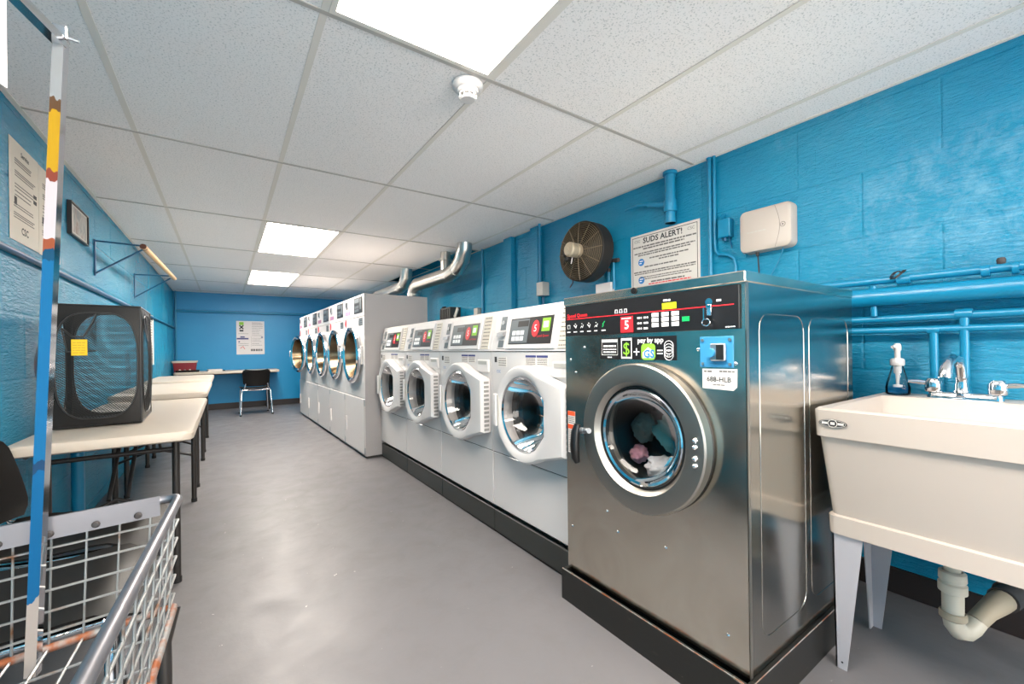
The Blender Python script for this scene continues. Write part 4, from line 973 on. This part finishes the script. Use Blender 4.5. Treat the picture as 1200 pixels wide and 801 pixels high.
b = B(); b.tube([(0, -.95, .57), (0, -.95, .91)], .055, 20); b.lathe([(.056, .70), (.075, .705), (.075, .715), (.056, .72)], (0, -.95, 0), (0, 0, 1), 20); b.obj('branch', 'foil', dct, 50)
t = thing('control_box', 'dark grey ribbed electrical box on the wall behind the dryer end', 'box', (XR, 4.62, 1.27), RIGHT)
b = B(); b.box(0, .24, -.14, 0, 0, .25, .004); b.obj('case', 'plinth_grey', t)
for k in range(5):
    b = B(); b.box(.02 + k * .045, .03 + k * .045, -.146, -.139, .02, .23); b.obj('rib', 'inner_dark', t)
b = B(); b.prism([(.25, -.10, .14), (.33, -.10, .24), (.37, -.10, .21), (.29, -.10, .11)], (0, .012, 0)); b.obj('open_flap', 'grey_box', t)
for k in range(3):
    b = B(); b.tube([(-.03 - k * .035, -.10, -.1), (-.03 - k * .035, -.10, .18), (-.045 - k * .035, -.09, .24), (-.07 - k * .03, -.05, .28)], .010, 8); b.obj('cable', 'cable_black', t, 50)

# ------------------------------------------------------------------ smoke detector
t = thing('smoke_detector', 'white round smoke detector at the corner of the nearest light panel', 'smoke detector', (.812, 1.475, ZC))
b = B(); b.lathe([(0, 0), (.062, 0), (.062, -.012), (.052, -.022), (.046, -.024)], (0, 0, 0), (0, 0, 1), 36); b.lathe([(.046, -.024), (.043, -.024), (.040, -.036), (0, -.036)], (0, 0, 0), (0, 0, 1), 36); b.obj('base', 'white_plastic', t, 35)
b = B(); b.lathe([(.036, -.036), (.034, -.040), (.034, -.044)], (0, 0, 0), (0, 0, 1), 28); b.lathe([(.034, -.056), (.028, -.062), (0, -.064)], (0, 0, 0), (0, 0, 1), 28); b.lathe([(.024, -.036), (.024, -.06)], (0, 0, 0), (0, 0, 1), 20)
hd = b.obj('sensor_head', 'white_plastic', t, 35)
for k in range(10):
    a = 2 * PI * k / 10; b = B(); b.cyl((.0335 * math.cos(a), .0335 * math.sin(a), -.042), (.0335 * math.cos(a), .0335 * math.sin(a), -.058), .003, 6); b.obj('vent_rib', 'white_plastic', hd)

# ------------------------------------------------------------------ left wall
def poster(label, y0, z0, w, h, mt, title, logo, seed, th=.002):
    t = plate_thing('wall_notice', label, 'poster', (XL + .001, y0, z0), LEFT, w, h, mt, th)
    y = -th - .0002; rr = random.Random(seed); b = B()
    if title: text(title, h * .072, 'ink', t, w / 2, y - .0004, h * .90, bold=.0008)
    for q in (.82, .80, .775, .70, .68, .655, .57, .54, .50, .46): wordlines(b, w * .16, w * rr.uniform(.7, .88), h * q, h * .011, y, rr)
    for q in (.37, .345, .28, .26, .235): wordlines(b, w * .12, w * rr.uniform(.7, .85), h * q, h * .010, y, rr)
    b.obj('print', 'ink_grey', t)
    b = B(); b.box(w * .80, w * .92, y - .0004, y, h * .50, h * .54); b.box(w * .80, w * .92, y - .0004, y, h * .56, h * .60); b.box(w * .14, w * .22, y - .0004, y, h * .36, h * .44); b.obj('print_block', 'ink', t)
    if logo: text(logo, h * .10, 'ink', t, w * .48, y - .0004, h * .125, bold=.001)
    return t
poster('cream service notice with large logo, left one of the pair on the left wall', 2.600, 1.515, .325, .43, 'paper_cream', 'Service', 'CSC', 1)
poster('cream service notice half hidden behind the cart pole on the left wall', 2.930, 1.512, .300, .43, 'paper_cream', 'Service', 'CSC', 2)
t = thing('picture_frame', 'small framed picture with dark edge high on the left wall', 'picture', (XL + .001, 3.365, 1.715), LEFT)
w, h = .365, .19
b = B()
for x0, x1, z0, z1 in ((0, w, 0, .008), (0, w, h - .008, h), (0, .008, .008, h - .008), (w - .008, w, .008, h - .008)): b.box(x0, x1, -.020, 0, z0, z1)
b.obj('frame', 'black_panel', t)
b = B(); b.box(.008, w - .008, -.012, 0, .008, h - .008); b.obj('mat_board', 'grey_box', t)
b = B(); b.box(.07, w - .03, -.0125, -.0118, .025, h - .02); b.obj('picture', 'photo_print', t)
t = plate_thing('wall_notice', 'tall narrow white notice on the left wall behind the hamper', 'poster', (XL + .001, 6.31, .885), LEFT, .44, .60, 'paper', .002)
b = B(); rr = random.Random(8)
for i in range(16): wordlines(b, .05, .05 + rr.uniform(.2, .34), .55 - i * .032, .010, -.0022, rr)
b.obj('print', 'ink_grey', t); b = B(); b.box(.06, .36, -.0026, -.0020, .535, .575); b.obj('print_heading', 'ink', t)
pipe('conduit', [(XL + .015, YF + .02, 1.462), (XL + .015, 8.9, 1.452), (XL + .015, 9.1, 1.45), (XL + .02, 9.17, 1.445)], .013, 'long thin dark blue conduit running level along the left wall', 'blue_dark')
pipe('conduit', [(XL + .03, 9.165, 0.3), (XL + .03, 9.165, ZC)], .014, 'thin upright blue conduit in the far left corner', 'blue_pipe')
pipe('drain_stack', [(XL + .040, 3.33, 0.0), (XL + .040, 3.33, .62)], .028, 'pale blue upright pipe under the nearest folding table by the wall', 'blue_pipe', n=18)
t = thing('drying_rod', 'wooden hanging rod on two blue triangular brackets on the left wall', 'rod', (XL, 3.955, 1.575), 0)
b = B(); b.cyl((.262, -.065, .205), (.302, 1.60, .225), .019, 16); rd = b.obj('rod', 'wood', t, 40)
b = B(); b.lathe([(.0225, 0), (.0225, .012)], (.2620, -.040, .2053), (.024, 1, .012), 16); b.lathe([(.019, 0), (0, 0)], (.2619, -.0665, .205), (.024, 1, .012), 16); b.obj('rod_collar', 'rust', rd, 40)
for yy, nm in ((0, 'bracket'), (1.505, 'bracket')):
    dx = .02 * yy / 1.5
    b = B(); b.tube([(.004, yy, -.012), (.004, yy, .235)], .007, 8); b.obj('bracket_plate', 'blue_dark', t)
    b = B(); b.tube([(.006, yy, .226), (.255 + dx, yy - .035 * (yy == 0), .214 + dx)], .006, 8); b.obj('bracket_arm', 'blue_dark', t)
    b = B(); b.tube([(.006, yy, .004), (.258 + dx, yy - .035 * (yy == 0), .190 + dx)], .006, 8); b.obj('bracket_strut', 'blue_dark', t)

# back wall poster
t = plate_thing('wall_poster', 'square white instruction board on the blue back wall', 'poster', (.163, YB - .001, .98), BACK, .445, .62, 'paper_white', .006)
y = -.0062
b = B(); b.box(.045, .115, y - .0005, y, .545, .60); b.obj('print_green', 'ink_green', t)
b = B(); b.tube([(.05, y, .47), (.11, y, .54)], .010, 4); b.tube([(.11, y, .47), (.05, y, .54)], .010, 4); b.box(.05, .11, y - .0005, y, .425, .455); b.obj('print_symbol', 'ink', t)
b = B(); b.box(.005, .19, y - .0005, y, .278, .305); b.box(.06, .13, y - .0005, y, .312, .335); b.box(.03, .055, y - .0005, y, .225, .245); b.box(.39, .42, y - .0005, y, .31, .33); b.obj('print_band', 'ink_navy', t)
b = B(); rr = random.Random(5)
for q in (.59, .575, .55, .52, .49, .455, .42, .385, .35, .30, .27, .24, .20, .17): wordlines(b, .245, rr.uniform(.36, .42), q, .006, y, rr)
for q in (.385, .20, .165): wordlines(b, .03, .19, q, .006, y, rr)
b.box(.232, .234, y - .0004, y, .14, .34); b.obj('print', 'ink_grey', t)
b = B(); b.tube([(.06, y, .11), (.10, y, .15), (.13, y, .10)], .005, 4); b.obj('print_red', 'ink_red', t)
b = B()
for k, x in enumerate((.225, .25, .275, .305, .33, .36, .39)): b.box(x, x + .018, y - .0005, y, .06, .10)
b.obj('print_large', 'ink', t)

# ------------------------------------------------------------------ folding tables
def fold_table(label, x0, x1, y0, y1, z, th=.045, along='y', group='folding tables'):
    t = thing('folding_table', label, 'table', ((x0 + x1) / 2, (y0 + y1) / 2, 0), 0, group)
    w, l = (x1 - x0) / 2, (y1 - y0) / 2
    b = B(); loft(b, [rrect(-w + .012, w - .012, -l + .012, l - .012, z - th, .03), rrect(-w + .003, w - .003, -l + .003, l - .003, z - th + .006, .04), rrect(-w, w, -l, l, z - .014, .04), rrect(-w + .006, w - .006, -l + .006, l - .006, z - .003, .04), rrect(-w + .02, w - .02, -l + .02, l - .02, z, .035)]); b.obj('table_top', 'table_top', t, 40)
    if along == 'y':
        P = lambda a, c, zz: (a, c, zz)
        hw, hl = w, l
    else:
        P = lambda a, c, zz: (c, a, zz)
        hw, hl = l, w
    for s in (-1, 1):
        e = s * (hl - .17)
        for q in (-1, 1):
            b = B(); b.tube([P(q * (hw - .075), e, z - th), P(q * (hw - .075), e, .012)], .0145, 12); lg = b.obj('leg', 'table_leg', t, 50)
            b = B(); b.lathe([(0, 0), (.017, 0), (.0175, .022), (.0145, .025)], P(q * (hw - .075), e, 0), (0, 0, 1), 12); b.obj('foot', 'rubber', lg, 40)
        b = B(); b.tube([P(-(hw - .075), e, z - .10), P(hw - .075, e, z - .10)], .010, 8); b.obj('cross_bar', 'table_brace', t, 50)
        b = B(); b.tube([P(-(hw - .075), e, .32), P(0, e - s * .05, .40), P(hw - .075, e, .32)], .008, 8); b.obj('spreader', 'table_brace', t, 50)
        b = B(); b.tube([P(-.03, e - s * .05, .40), P(-.03, e - s * .36, z - th)], .008, 8); b.obj('brace', 'table_brace', t, 50)
        b = B(); b.tube([P(.03, e - s * .05, .40), P(.03, e - s * .36, z - th)], .008, 8); b.obj('brace', 'table_brace', t, 50)
    b = B()
    for q in (-1, 1): b.tube([P(q * (hw - .05), -(hl - .06), z - th - .004), P(q * (hw - .05), hl - .06, z - th - .004)], .010, 8)
    b.obj('under_rails', 'table_brace', t, 50)['kind'] = 'stuff'
    return t
fold_table('cream folding table nearest the camera with the black hamper on it', -.665, -.115, 2.235, 3.80, .70)
fold_table('cream folding table in the middle of the left wall row', -.665, -.115, 3.835, 5.12, .738)
fold_table('cream folding table at the far end of the left wall row', -.665, -.120, 5.19, 6.40, .752)
fold_table('long cream folding table against the back wall under the poster', -.70, .80, 8.58, 9.13, .705, along='x')

# ------------------------------------------------------------------ shell chairs
def shell(b, W0, W1, L, prof, curl, T, th=.006, nu=14, nv=12):
    # surface across u in [-1,1], along v in [0,1]; prof(v) -> (y, z); width tapers W0..W1
    top, bot = [], []
    for i in range(nv + 1):
        v = i / nv; y, z = prof(v); y2, z2 = prof(min(1, v + .02)); y1, z1 = prof(max(0, v - .02))
        n = Vector((0, -(z2 - z1), (y2 - y1))).normalized()
        wd = (W0 + (W1 - W0) * v) / 2
        e = max(0.0, abs(v - .5) * 2 - .62) / .38; wd *= math.sqrt(max(0, 1 - .42 * e * e))
        ra, rb = [], []
        for j in range(nu + 1):
            u = -1 + 2 * j / nu; p = Vector((wd * u, y, z)) + n * curl * (abs(u) ** 2.4)
            ra.append(b.v(T @ p)); rb.append(b.v(T @ (p - n * th)))
        top.append(ra); bot.append(rb)
    for i in range(nv):
        for j in range(nu):
            b.f([top[i][j], top[i][j + 1], top[i + 1][j + 1], top[i + 1][j]]); b.f([bot[i][j + 1], bot[i][j], bot[i + 1][j], bot[i + 1][j + 1]])
    for i in range(nv):
        b.f([top[i][0], top[i + 1][0], bot[i + 1][0], bot[i][0]]); b.f([top[i + 1][nu], top[i][nu], bot[i][nu], bot[i + 1][nu]])
    for j in range(nu):
        b.f([top[0][j + 1], top[0][j], bot[0][j], bot[0][j + 1]]); b.f([top[nv][j], top[nv][j + 1], bot[nv][j + 1], bot[nv][j]])
def chair(label, loc, rotz):      # faces +y locally
    t = thing('shell_chair', label, 'chair', loc, rotz, 'black shell chairs'); I = Matrix()
    b = B(); shell(b, .41, .43, .42, lambda v: (-.20 + .42 * v, .440 - .018 * math.sin(PI * min(1, v * 1.1)) - (.05 * max(0, v - .82) / .18 if v > .82 else 0)), .022, I); b.obj('seat', 'shell_black', t, 60)
    b = B(); shell(b, .36, .40, .32, lambda v: (-.215 - .045 * v - .03 * v * v, .470 + .262 * v), -.045, I, -.006); b.obj('backrest', 'shell_black', t, 60)
    for s in (-1, 1):
        b = B(); b.tube([(s * .185, .17, .424), (s * .196, .180, .40), (s * .205, .190, 0.012)], .0115, 10); b.obj('leg', 'chrome', t, 50)
        b = B(); b.tube([(s * .185, -.16, .424), (s * .200, -.175, .40), (s * .222, -.235, 0.012)], .0115, 10); b.obj('leg', 'chrome', t, 50)
        b = B(); b.tube([(s * .188, .18, .421), (s * .192, 0, .416), (s * .185, -.17, .424), (s * .165, -.222, .45), (s * .150, -.240, .52)], .010, 10); b.obj('side_rail', 'chrome', t, 50)
        for yy, xx in ((.190, .205), (-.235, .222)):
            b = B(); b.cyl((s * xx, yy, 0), (s * xx, yy, .025), .0145, 10); b.obj('foot', 'rubber', t, 40)
    b = B(); b.tube([(-.19, .15, .412), (0, .15, .402), (.19, .15, .412)], .009, 8); b.obj('cross_rail', 'chrome', t, 50)
    b = B(); b.tube([(-.19, -.17, .412), (0, -.17, .402), (.19, -.17, .412)], .009, 8); b.obj('cross_rail', 'chrome', t, 50)
    return t
chair('black shell chair with chrome legs pulled up to the table by the back wall', (.395, 8.14, 0), .05)
chair('black shell chair between the cart and the nearest folding table', (-.430, 1.985, 0), math.radians(-98))
chair('black shell chair standing sideways right behind the wire cart', (-.405, 1.500, 0), -PI / 2)

# ------------------------------------------------------------------ things on the tables
t = thing('storage_box', 'maroon box with pale lid on the left end of the back table', 'box', (-.56, 8.80, .7055))
b = B(); loft(b, [rrect(-.14, .14, -.10, .10, 0, .012), rrect(-.155, .155, -.115, .115, .16, .012)]); b.obj('box', 'maroon', t, 40)
b = B(); loft(b, [rrect(-.165, .165, -.122, .122, .155, .014), rrect(-.168, .168, -.125, .125, .185, .014)]); b.obj('lid', 'cardboard', t, 40)
t = thing('wire_basket', 'low dark tray of small things in front of the maroon box', 'tray', (-.52, 8.645, .7055))
b = B(); loft(b, [rrect(-.15, .15, -.022, .022, 0, .01), rrect(-.16, .16, -.027, .027, .035, .01), rrect(-.155, .155, -.022, .022, .034, .01), rrect(-.146, .146, -.018, .018, .004, .01)]); b.obj('tray', 'shell_black', t, 40)
for k in range(4):
    b = B(); b.lathe([(0, 0), (.014, 0), (.016, .03), (.008, .045), (0, .046)], (-.10 + k * .065, 0, .004), (0, 0, 1), 10); b.obj('contents', ('cardboard', 'ink_grey', 'cardboard', 'maroon')[k], t, 40)
t = thing('paper_stack', 'small white stack of papers with dark clip on the back table', 'papers', (-.16, 8.72, .7055), .2)
b = B()
for k in range(5): b.box(-.11 + .004 * k, .10 - .005 * (k % 2), -.07, .07 - .006 * (k % 3), k * .007, k * .007 + .0065)
b.obj('sheets', 'paper', t)['kind'] = 'stuff'
b = B(); b.box(.07, .14, -.06, .01, .0, .018, .003); b.obj('clip', 'shell_black', t)

# ------------------------------------------------------------------ pop-up mesh hamper
t = thing('mesh_hamper', 'black pop-up mesh laundry hamper with yellow tag on the nearest table', 'hamper', (-.475, 2.60, .7005), .03)
hw, hd, hh = .145, .40, .545      # half width, depth, height ; front face at y=0
def fr(x, z, y): return (x, y, z)
def edge(p, q, bow, n=8):
    p, q, bow = Vector(p), Vector(q), Vector(bow); return [p.lerp(q, i / n) + bow * math.sin(PI * i / n) for i in range(n + 1)]
c000, c100, c001, c101 = (-hw, 0, .008), (hw, 0, .008), (-hw, 0, hh), (hw, 0, hh)
c010, c110, c011, c111 = (-hw - .01, hd, .008), (hw, hd, .008), (-hw - .01, hd, hh), (hw, hd, hh)
def panel(name, quad, hole, bow, mtb='shell_black', win=True, parent=t):
    # fabric border with a rounded mesh window; quad = 4 corners ccw, bow = outward bulge at the middle
    q = [Vector(p) for p in quad]; bw = Vector(bow)
    def S_(u, v): return q[0].lerp(q[1], u).lerp(q[3].lerp(q[2], u), v) + bw * (math.sin(PI * u) * math.sin(PI * v))
    n = 48; out, inn = [], []
    for i in range(n):
        a = 2 * PI * i / n; c, s = math.cos(a), math.sin(a); k = 1 / max(abs(c), abs(s))
        out.append((.5 + .5 * c * k, .5 + .5 * s * k)); pw = 3.2; m_ = (abs(c) ** pw + abs(s) ** pw) ** (-1 / pw)
        inn.append((.5 + (.5 - hole[0]) * c * m_, .5 + (.5 - hole[1]) * s * m_))
    b = B(); nr = bw.normalized() * .0012 if bw.length > 0 else Vector()
    O = [b.v(S_(*p)) for p in out]; M_ = [b.v(S_((p[0] + r[0]) / 2, (p[1] + r[1]) / 2)) for p, r in zip(out, inn)]; N_ = [b.v(S_(*p)) for p in inn]
    for A, Q in ((O, M_), (M_, N_)):
        for i in range(n): b.f([A[i], A[(i + 1) % n], Q[(i + 1) % n], Q[i]])
    bo = b.obj(name, mtb, parent, 60)
    b = B(); b.tube([S_(*p) for p in inn], .0035, 6, True); b.obj('wire_hoop', 'black_plastic', bo, 60)
    b = B(); G = [[b.v(S_(.5 + (inn[i][0] - .5) * r / 5, .5 + (inn[i][1] - .5) * r / 5)) for i in range(n)] for r in range(1, 6)]; c_ = b.v(S_(.5, .5))
    for i in range(n): b.f([c_, G[0][i], G[0][(i + 1) % n]])
    for A, Q in zip(G, G[1:]):
        for i in range(n): b.f([A[i], A[(i + 1) % n], Q[(i + 1) % n], Q[i]])
    b.obj('mesh_window', 'net', bo, 60)
    return bo
panel('front_panel', (c000, c100, c101, c001), (.035, .06), (0, -.020, 0))
panel('right_panel', (c100, c110, c111, c101), (.06, .05), (.026, 0, 0))
panel('left_panel', (c010, c000, c001, c011), (.06, .05), (-.085, 0, 0))
panel('rear_panel', (c110, c010, c011, c111), (.015, .02), (0, .015, 0))
b = B(); b.quad(c000, c100, c110, c010); b.obj('bottom', 'shell_black', t)
for p, q in ((c000, c001), (c100, c101), (c010, c011), (c110, c111), (c001, c101), (c101, c111), (c111, c011), (c011, c001), (c000, c100), (c100, c110)):
    b = B(); b.tube(edge(p, q, (0, 0, 0), 3), .004, 6); b.obj('edge_seam', 'black_plastic', t, 60)
for p, q, k in (((hw + .004, .06, hh - .01), (hw + .004, .34, hh - .01), 1), ):
    b = B(); pts = [Vector((hw + .006 + .012 * math.sin(PI * i / 10), .05 + .10 * i / 10, hh - .01 - .15 * math.sin(PI * i / 10))) for i in range(11)]
    for a, c in zip(pts, pts[1:]): b.quad(a + Vector((0, -.012, 0)), a + Vector((0, .012, 0)), c + Vector((0, .012, 0)), c + Vector((0, -.012, 0)))
    b.obj('carry_strap', 'black_plastic', t, 60)
# side pocket seen through the front
b = B(); pk = [(-.105, .395, .43), (-.09, .390, .34), (.0, .388, .335), (.005, .390, .47), (-.015, .390, .49), (-.05, .388, .40)]
b.prism([(x, -.019, z) for x, y_, z in ((-.108, 0, .44), (-.092, 0, .335), (.0, 0, .34), (.0, 0, .50), (-.012, 0, .47), (-.038, 0, .405), (-.07, 0, .405))], (0, .002, 0)); b.obj('pocket', 'net', t)
b = B(); b.tube([(-.108, -.020, .44), (-.075, -.022, .405), (-.040, -.022, .405), (-.012, -.022, .465), (.0, -.021, .505)], .004, 6); b.obj('pocket_hem', 'black_plastic', t, 60)
b = B(); b.tube([(-.108, -.020, .44), (-.092, -.021, .338), (.0, -.021, .342)], .003, 6); b.obj('pocket_seam', 'black_plastic', t, 60)
b = B(); b.box(-.078, -.028, -.030, -.027, .322, .392, .0008); tgp = b.obj('price_tag', 'yellow', t)
b = B(); rr = random.Random(2)
for i in range(5): wordlines(b, -.073, -.034, .334 + i * .011, .004, -.030, rr)
b.obj('print', 'yellow_worn', tgp)

# ------------------------------------------------------------------ wire laundry cart with hanging pole
t = thing('laundry_cart', 'wire laundry cart with worn blue upright pole in the left foreground', 'cart', (0, 0, 0))
zr, zb = .680, .425
FR, FL, NR, NL = Vector((-.097, 1.300, 0)), Vector((-.565, 1.235, 0)), Vector((-.135, .50, 0)), Vector((-.565, .50, 0))
cen = (FR + FL + NR + NL) / 4
def cor(P, z):
    k = 1.0 if z > .6 else .95; q = cen + (P - cen) * k; return Vector((q.x, q.y, z))
def rim_path(z, r=.035):
    pts = []; P = [FL, FR, NR, NL]
    for i in range(4):
        p, a, c = cor(P[i], z), cor(P[i - 1], z), cor(P[(i + 1) % 4], z)
        d1, d2 = (a - p).normalized() * r, (c - p).normalized() * r
        for k in range(5):
            s = k / 4; pts.append((p + d1) * (1 - s) ** 2 + p * 2 * s * (1 - s) + (p + d2) * s * s)
    return pts
b = B(); b.tube(rim_path(zr), .0105, 12, True); rim = b.obj('rim_tube', 'zinc_rim', t, 50)
b = B(); a, c = cor(FL, zr), cor(FR, zr)
b.prism([a + Vector((.02, -.012, .012)), c + Vector((-.035, -.012, .012)), c + Vector((-.035, -.012, -.034)), a + Vector((.02, -.012, -.034))], (0, -.003, 0)); b.obj('rim_band', 'zinc_rim', t)
for k in range(6):
    p = a.lerp(c, .12 + k * .145); b = B(); b.lathe([(0, .006), (.005, .005), (.0075, 0)], (p.x, p.y - .0155, zr - .022), (0, -1, 0), 10); b.obj('rivet', 'cast_iron', rim, 40)
for A, Q, nv_ in ((FL, FR, 9), (FR, NR, 11), (NL, NR, 8), (FL, NL, 11)):
    pnl = None
    for k in range(1, nv_):
        s = k / nv_; p0, p1 = cor(A, zr).lerp(cor(Q, zr), s), cor(A, zb).lerp(cor(Q, zb), s)
        b = B(); b.tube([p0 + Vector((0, 0, -.012)), p1], .0022, 6); o = b.obj('wire', 'wire_steel', t, 50)
for k in range(1, 6):
    z = zr - .012 - (zr - zb) * k / 6; f = (zr - z) / (zr - zb)
    pts = [cor(P, zr).lerp(cor(P, zb), f) for P in (FL, FR, NR, NL)]
    for i in range(4):
        b = B(); b.tube([pts[i], pts[(i + 1) % 4]], .0028, 6); b.obj('wire', 'wire_steel', t, 50)
for A, Q in ((FL, FR), (FR, NR), (NR, NL), (NL, FL)):
    b = B(); b.tube([cor(A, zb), cor(Q, zb)], .009, 8); b.obj('base_rail', 'rust_steel', t, 50)
for k in range(1, 9):
    s = k / 9; b = B(); b.tube([cor(FL, zb).lerp(cor(FR, zb), s), cor(NL, zb).lerp(cor(NR, zb), s)], .0028, 6); b.obj('wire', 'wire_steel', t, 50)
for k in range(1, 7):
    s = k / 7; b = B(); b.tube([cor(FL, zb).lerp(cor(NL, zb), s), cor(FR, zb).lerp(cor(NR, zb), s)], .0028, 6); b.obj('wire', 'wire_steel', t, 50)
for P in (FL, FR, NR, NL):
    p = cor(P, zb); d = (cen - p); d.z = 0; d.normalize(); p2 = p + d * .03
    b = B(); b.tube([p, Vector((p2.x, p2.y, .36)), Vector((p2.x, p2.y, .14))], .014, 10); lg = b.obj('leg', 'table_leg', t, 50)
    b = B(); b.tube([(p2.x, p2.y, .145), (p2.x, p2.y + .012, .11), (p2.x, p2.y + .018, .065)], .008, 8); b.obj('caster_fork', 'zinc', lg, 50)
    b = B(); b.lathe([(.0, -.014), (.055, -.014), (.062, -.008), (.062, .008), (.055, .014), (0, .014)], (p2.x, p2.y + .018, .063), (1, 0, 0), 24); b.obj('caster_wheel', 'rubber', lg, 40)
# pole: square tube, one face painted
def sq_tube(b, p, q, h, ex):
    p, q = Vector(p), Vector(q); d = (q - p).normalized(); e1 = Vector(ex); e1 = (e1 - d * e1.dot(d)).normalized(); e2 = d.cross(e1)
    A = [b.v(p + e1 * x * h + e2 * y * h) for x, y in ((-1, -1), (1, -1), (1, 1), (-1, 1))]; Q = [b.v(q + e1 * x * h + e2 * y * h) for x, y in ((-1, -1), (1, -1), (1, 1), (-1, 1))]
    for i in range(4): b.f([A[i], A[(i + 1) % 4], Q[(i + 1) % 4], Q[i]])
    b.f(A[::-1]); b.f(Q)
pb, ptp = (-.320, 1.215, .40), (-.270, 1.215, 1.675)
b = B(); sq_tube(b, pb, ptp, .0088, (.975, -.22, 0)); pole = b.obj('pole', 'chrome', t)
me = pole.data; me.materials.append(MATS['pole_paint'])
for f in me.polygons:
    if f.normal.y < -.6: f.material_index = 1
b = B(); sq_tube(b, Vector(ptp) + Vector((0, 0, -.012)), (-.43, .62, 1.668), .0095, (0, 0, 1)); b.obj('hanging_bar', 'chrome', t)
b = B(); sq_tube(b, (-.43, .62, .40), (-.43, .62, 1.66), .0105, (1, 0, 0)); b.obj('pole', 'chrome', t)
b = B(); b.box(-.281, -.259, 1.203, 1.227, 1.668, 1.694, .002); pc = b.obj('pole_cap', 'chrome', t)
b = B(); b.cyl((-.261, 1.213, 1.676), (-.243, 1.213, 1.674), .0035, 8); b.obj('cap_bolt', 'zinc', pc)
# sign hanging from the bar
t = thing('hanging_sign', 'white printed sheet hanging at the top left corner', 'sign', (-.3075, 1.085, 1.655), math.atan2(-.46, -.16) + PI)
b = B(); b.box(-.30, .0, -.001, .001, -.165, 0.0); b.obj('sheet', 'paper_white', t)
b = B(); rr = random.Random(6)
for q in (-.03, -.05, -.075, -.10): wordlines(b, -.24, -.03, q, .010, .0016, rr)
b.obj('print', 'ink_grey', t)

# ------------------------------------------------------------------ small joined print and fixings are stuff
SMALL = {'print', 'print_border', 'print_block', 'print_band', 'print_large', 'print_symbol', 'print_red', 'print_green', 'print_heading', 'screws', 'buttons', 'keypad', 'cycle_icons', 'supply_icons', 'legend', 'hinge_bolts', 'badge_print', 'coin_stack_mark', 'suds_icon_mark', 'sticker_band', 'warning_band', 'hinge', 'drum_holes', 'caution_sticker', 'cage', 'pressed_outline', 'painted_over_lettering', 'wire_coil', 'key_switch', 'key', 'terminal_box', 'cable_gland', 'frame', 'sensor_head', 'handle_stem', 'rod_collar'}
for o in bpy.data.objects:
    if o.type == 'MESH' and o.parent and o.name.split('.')[0] in SMALL: o['kind'] = 'stuff'
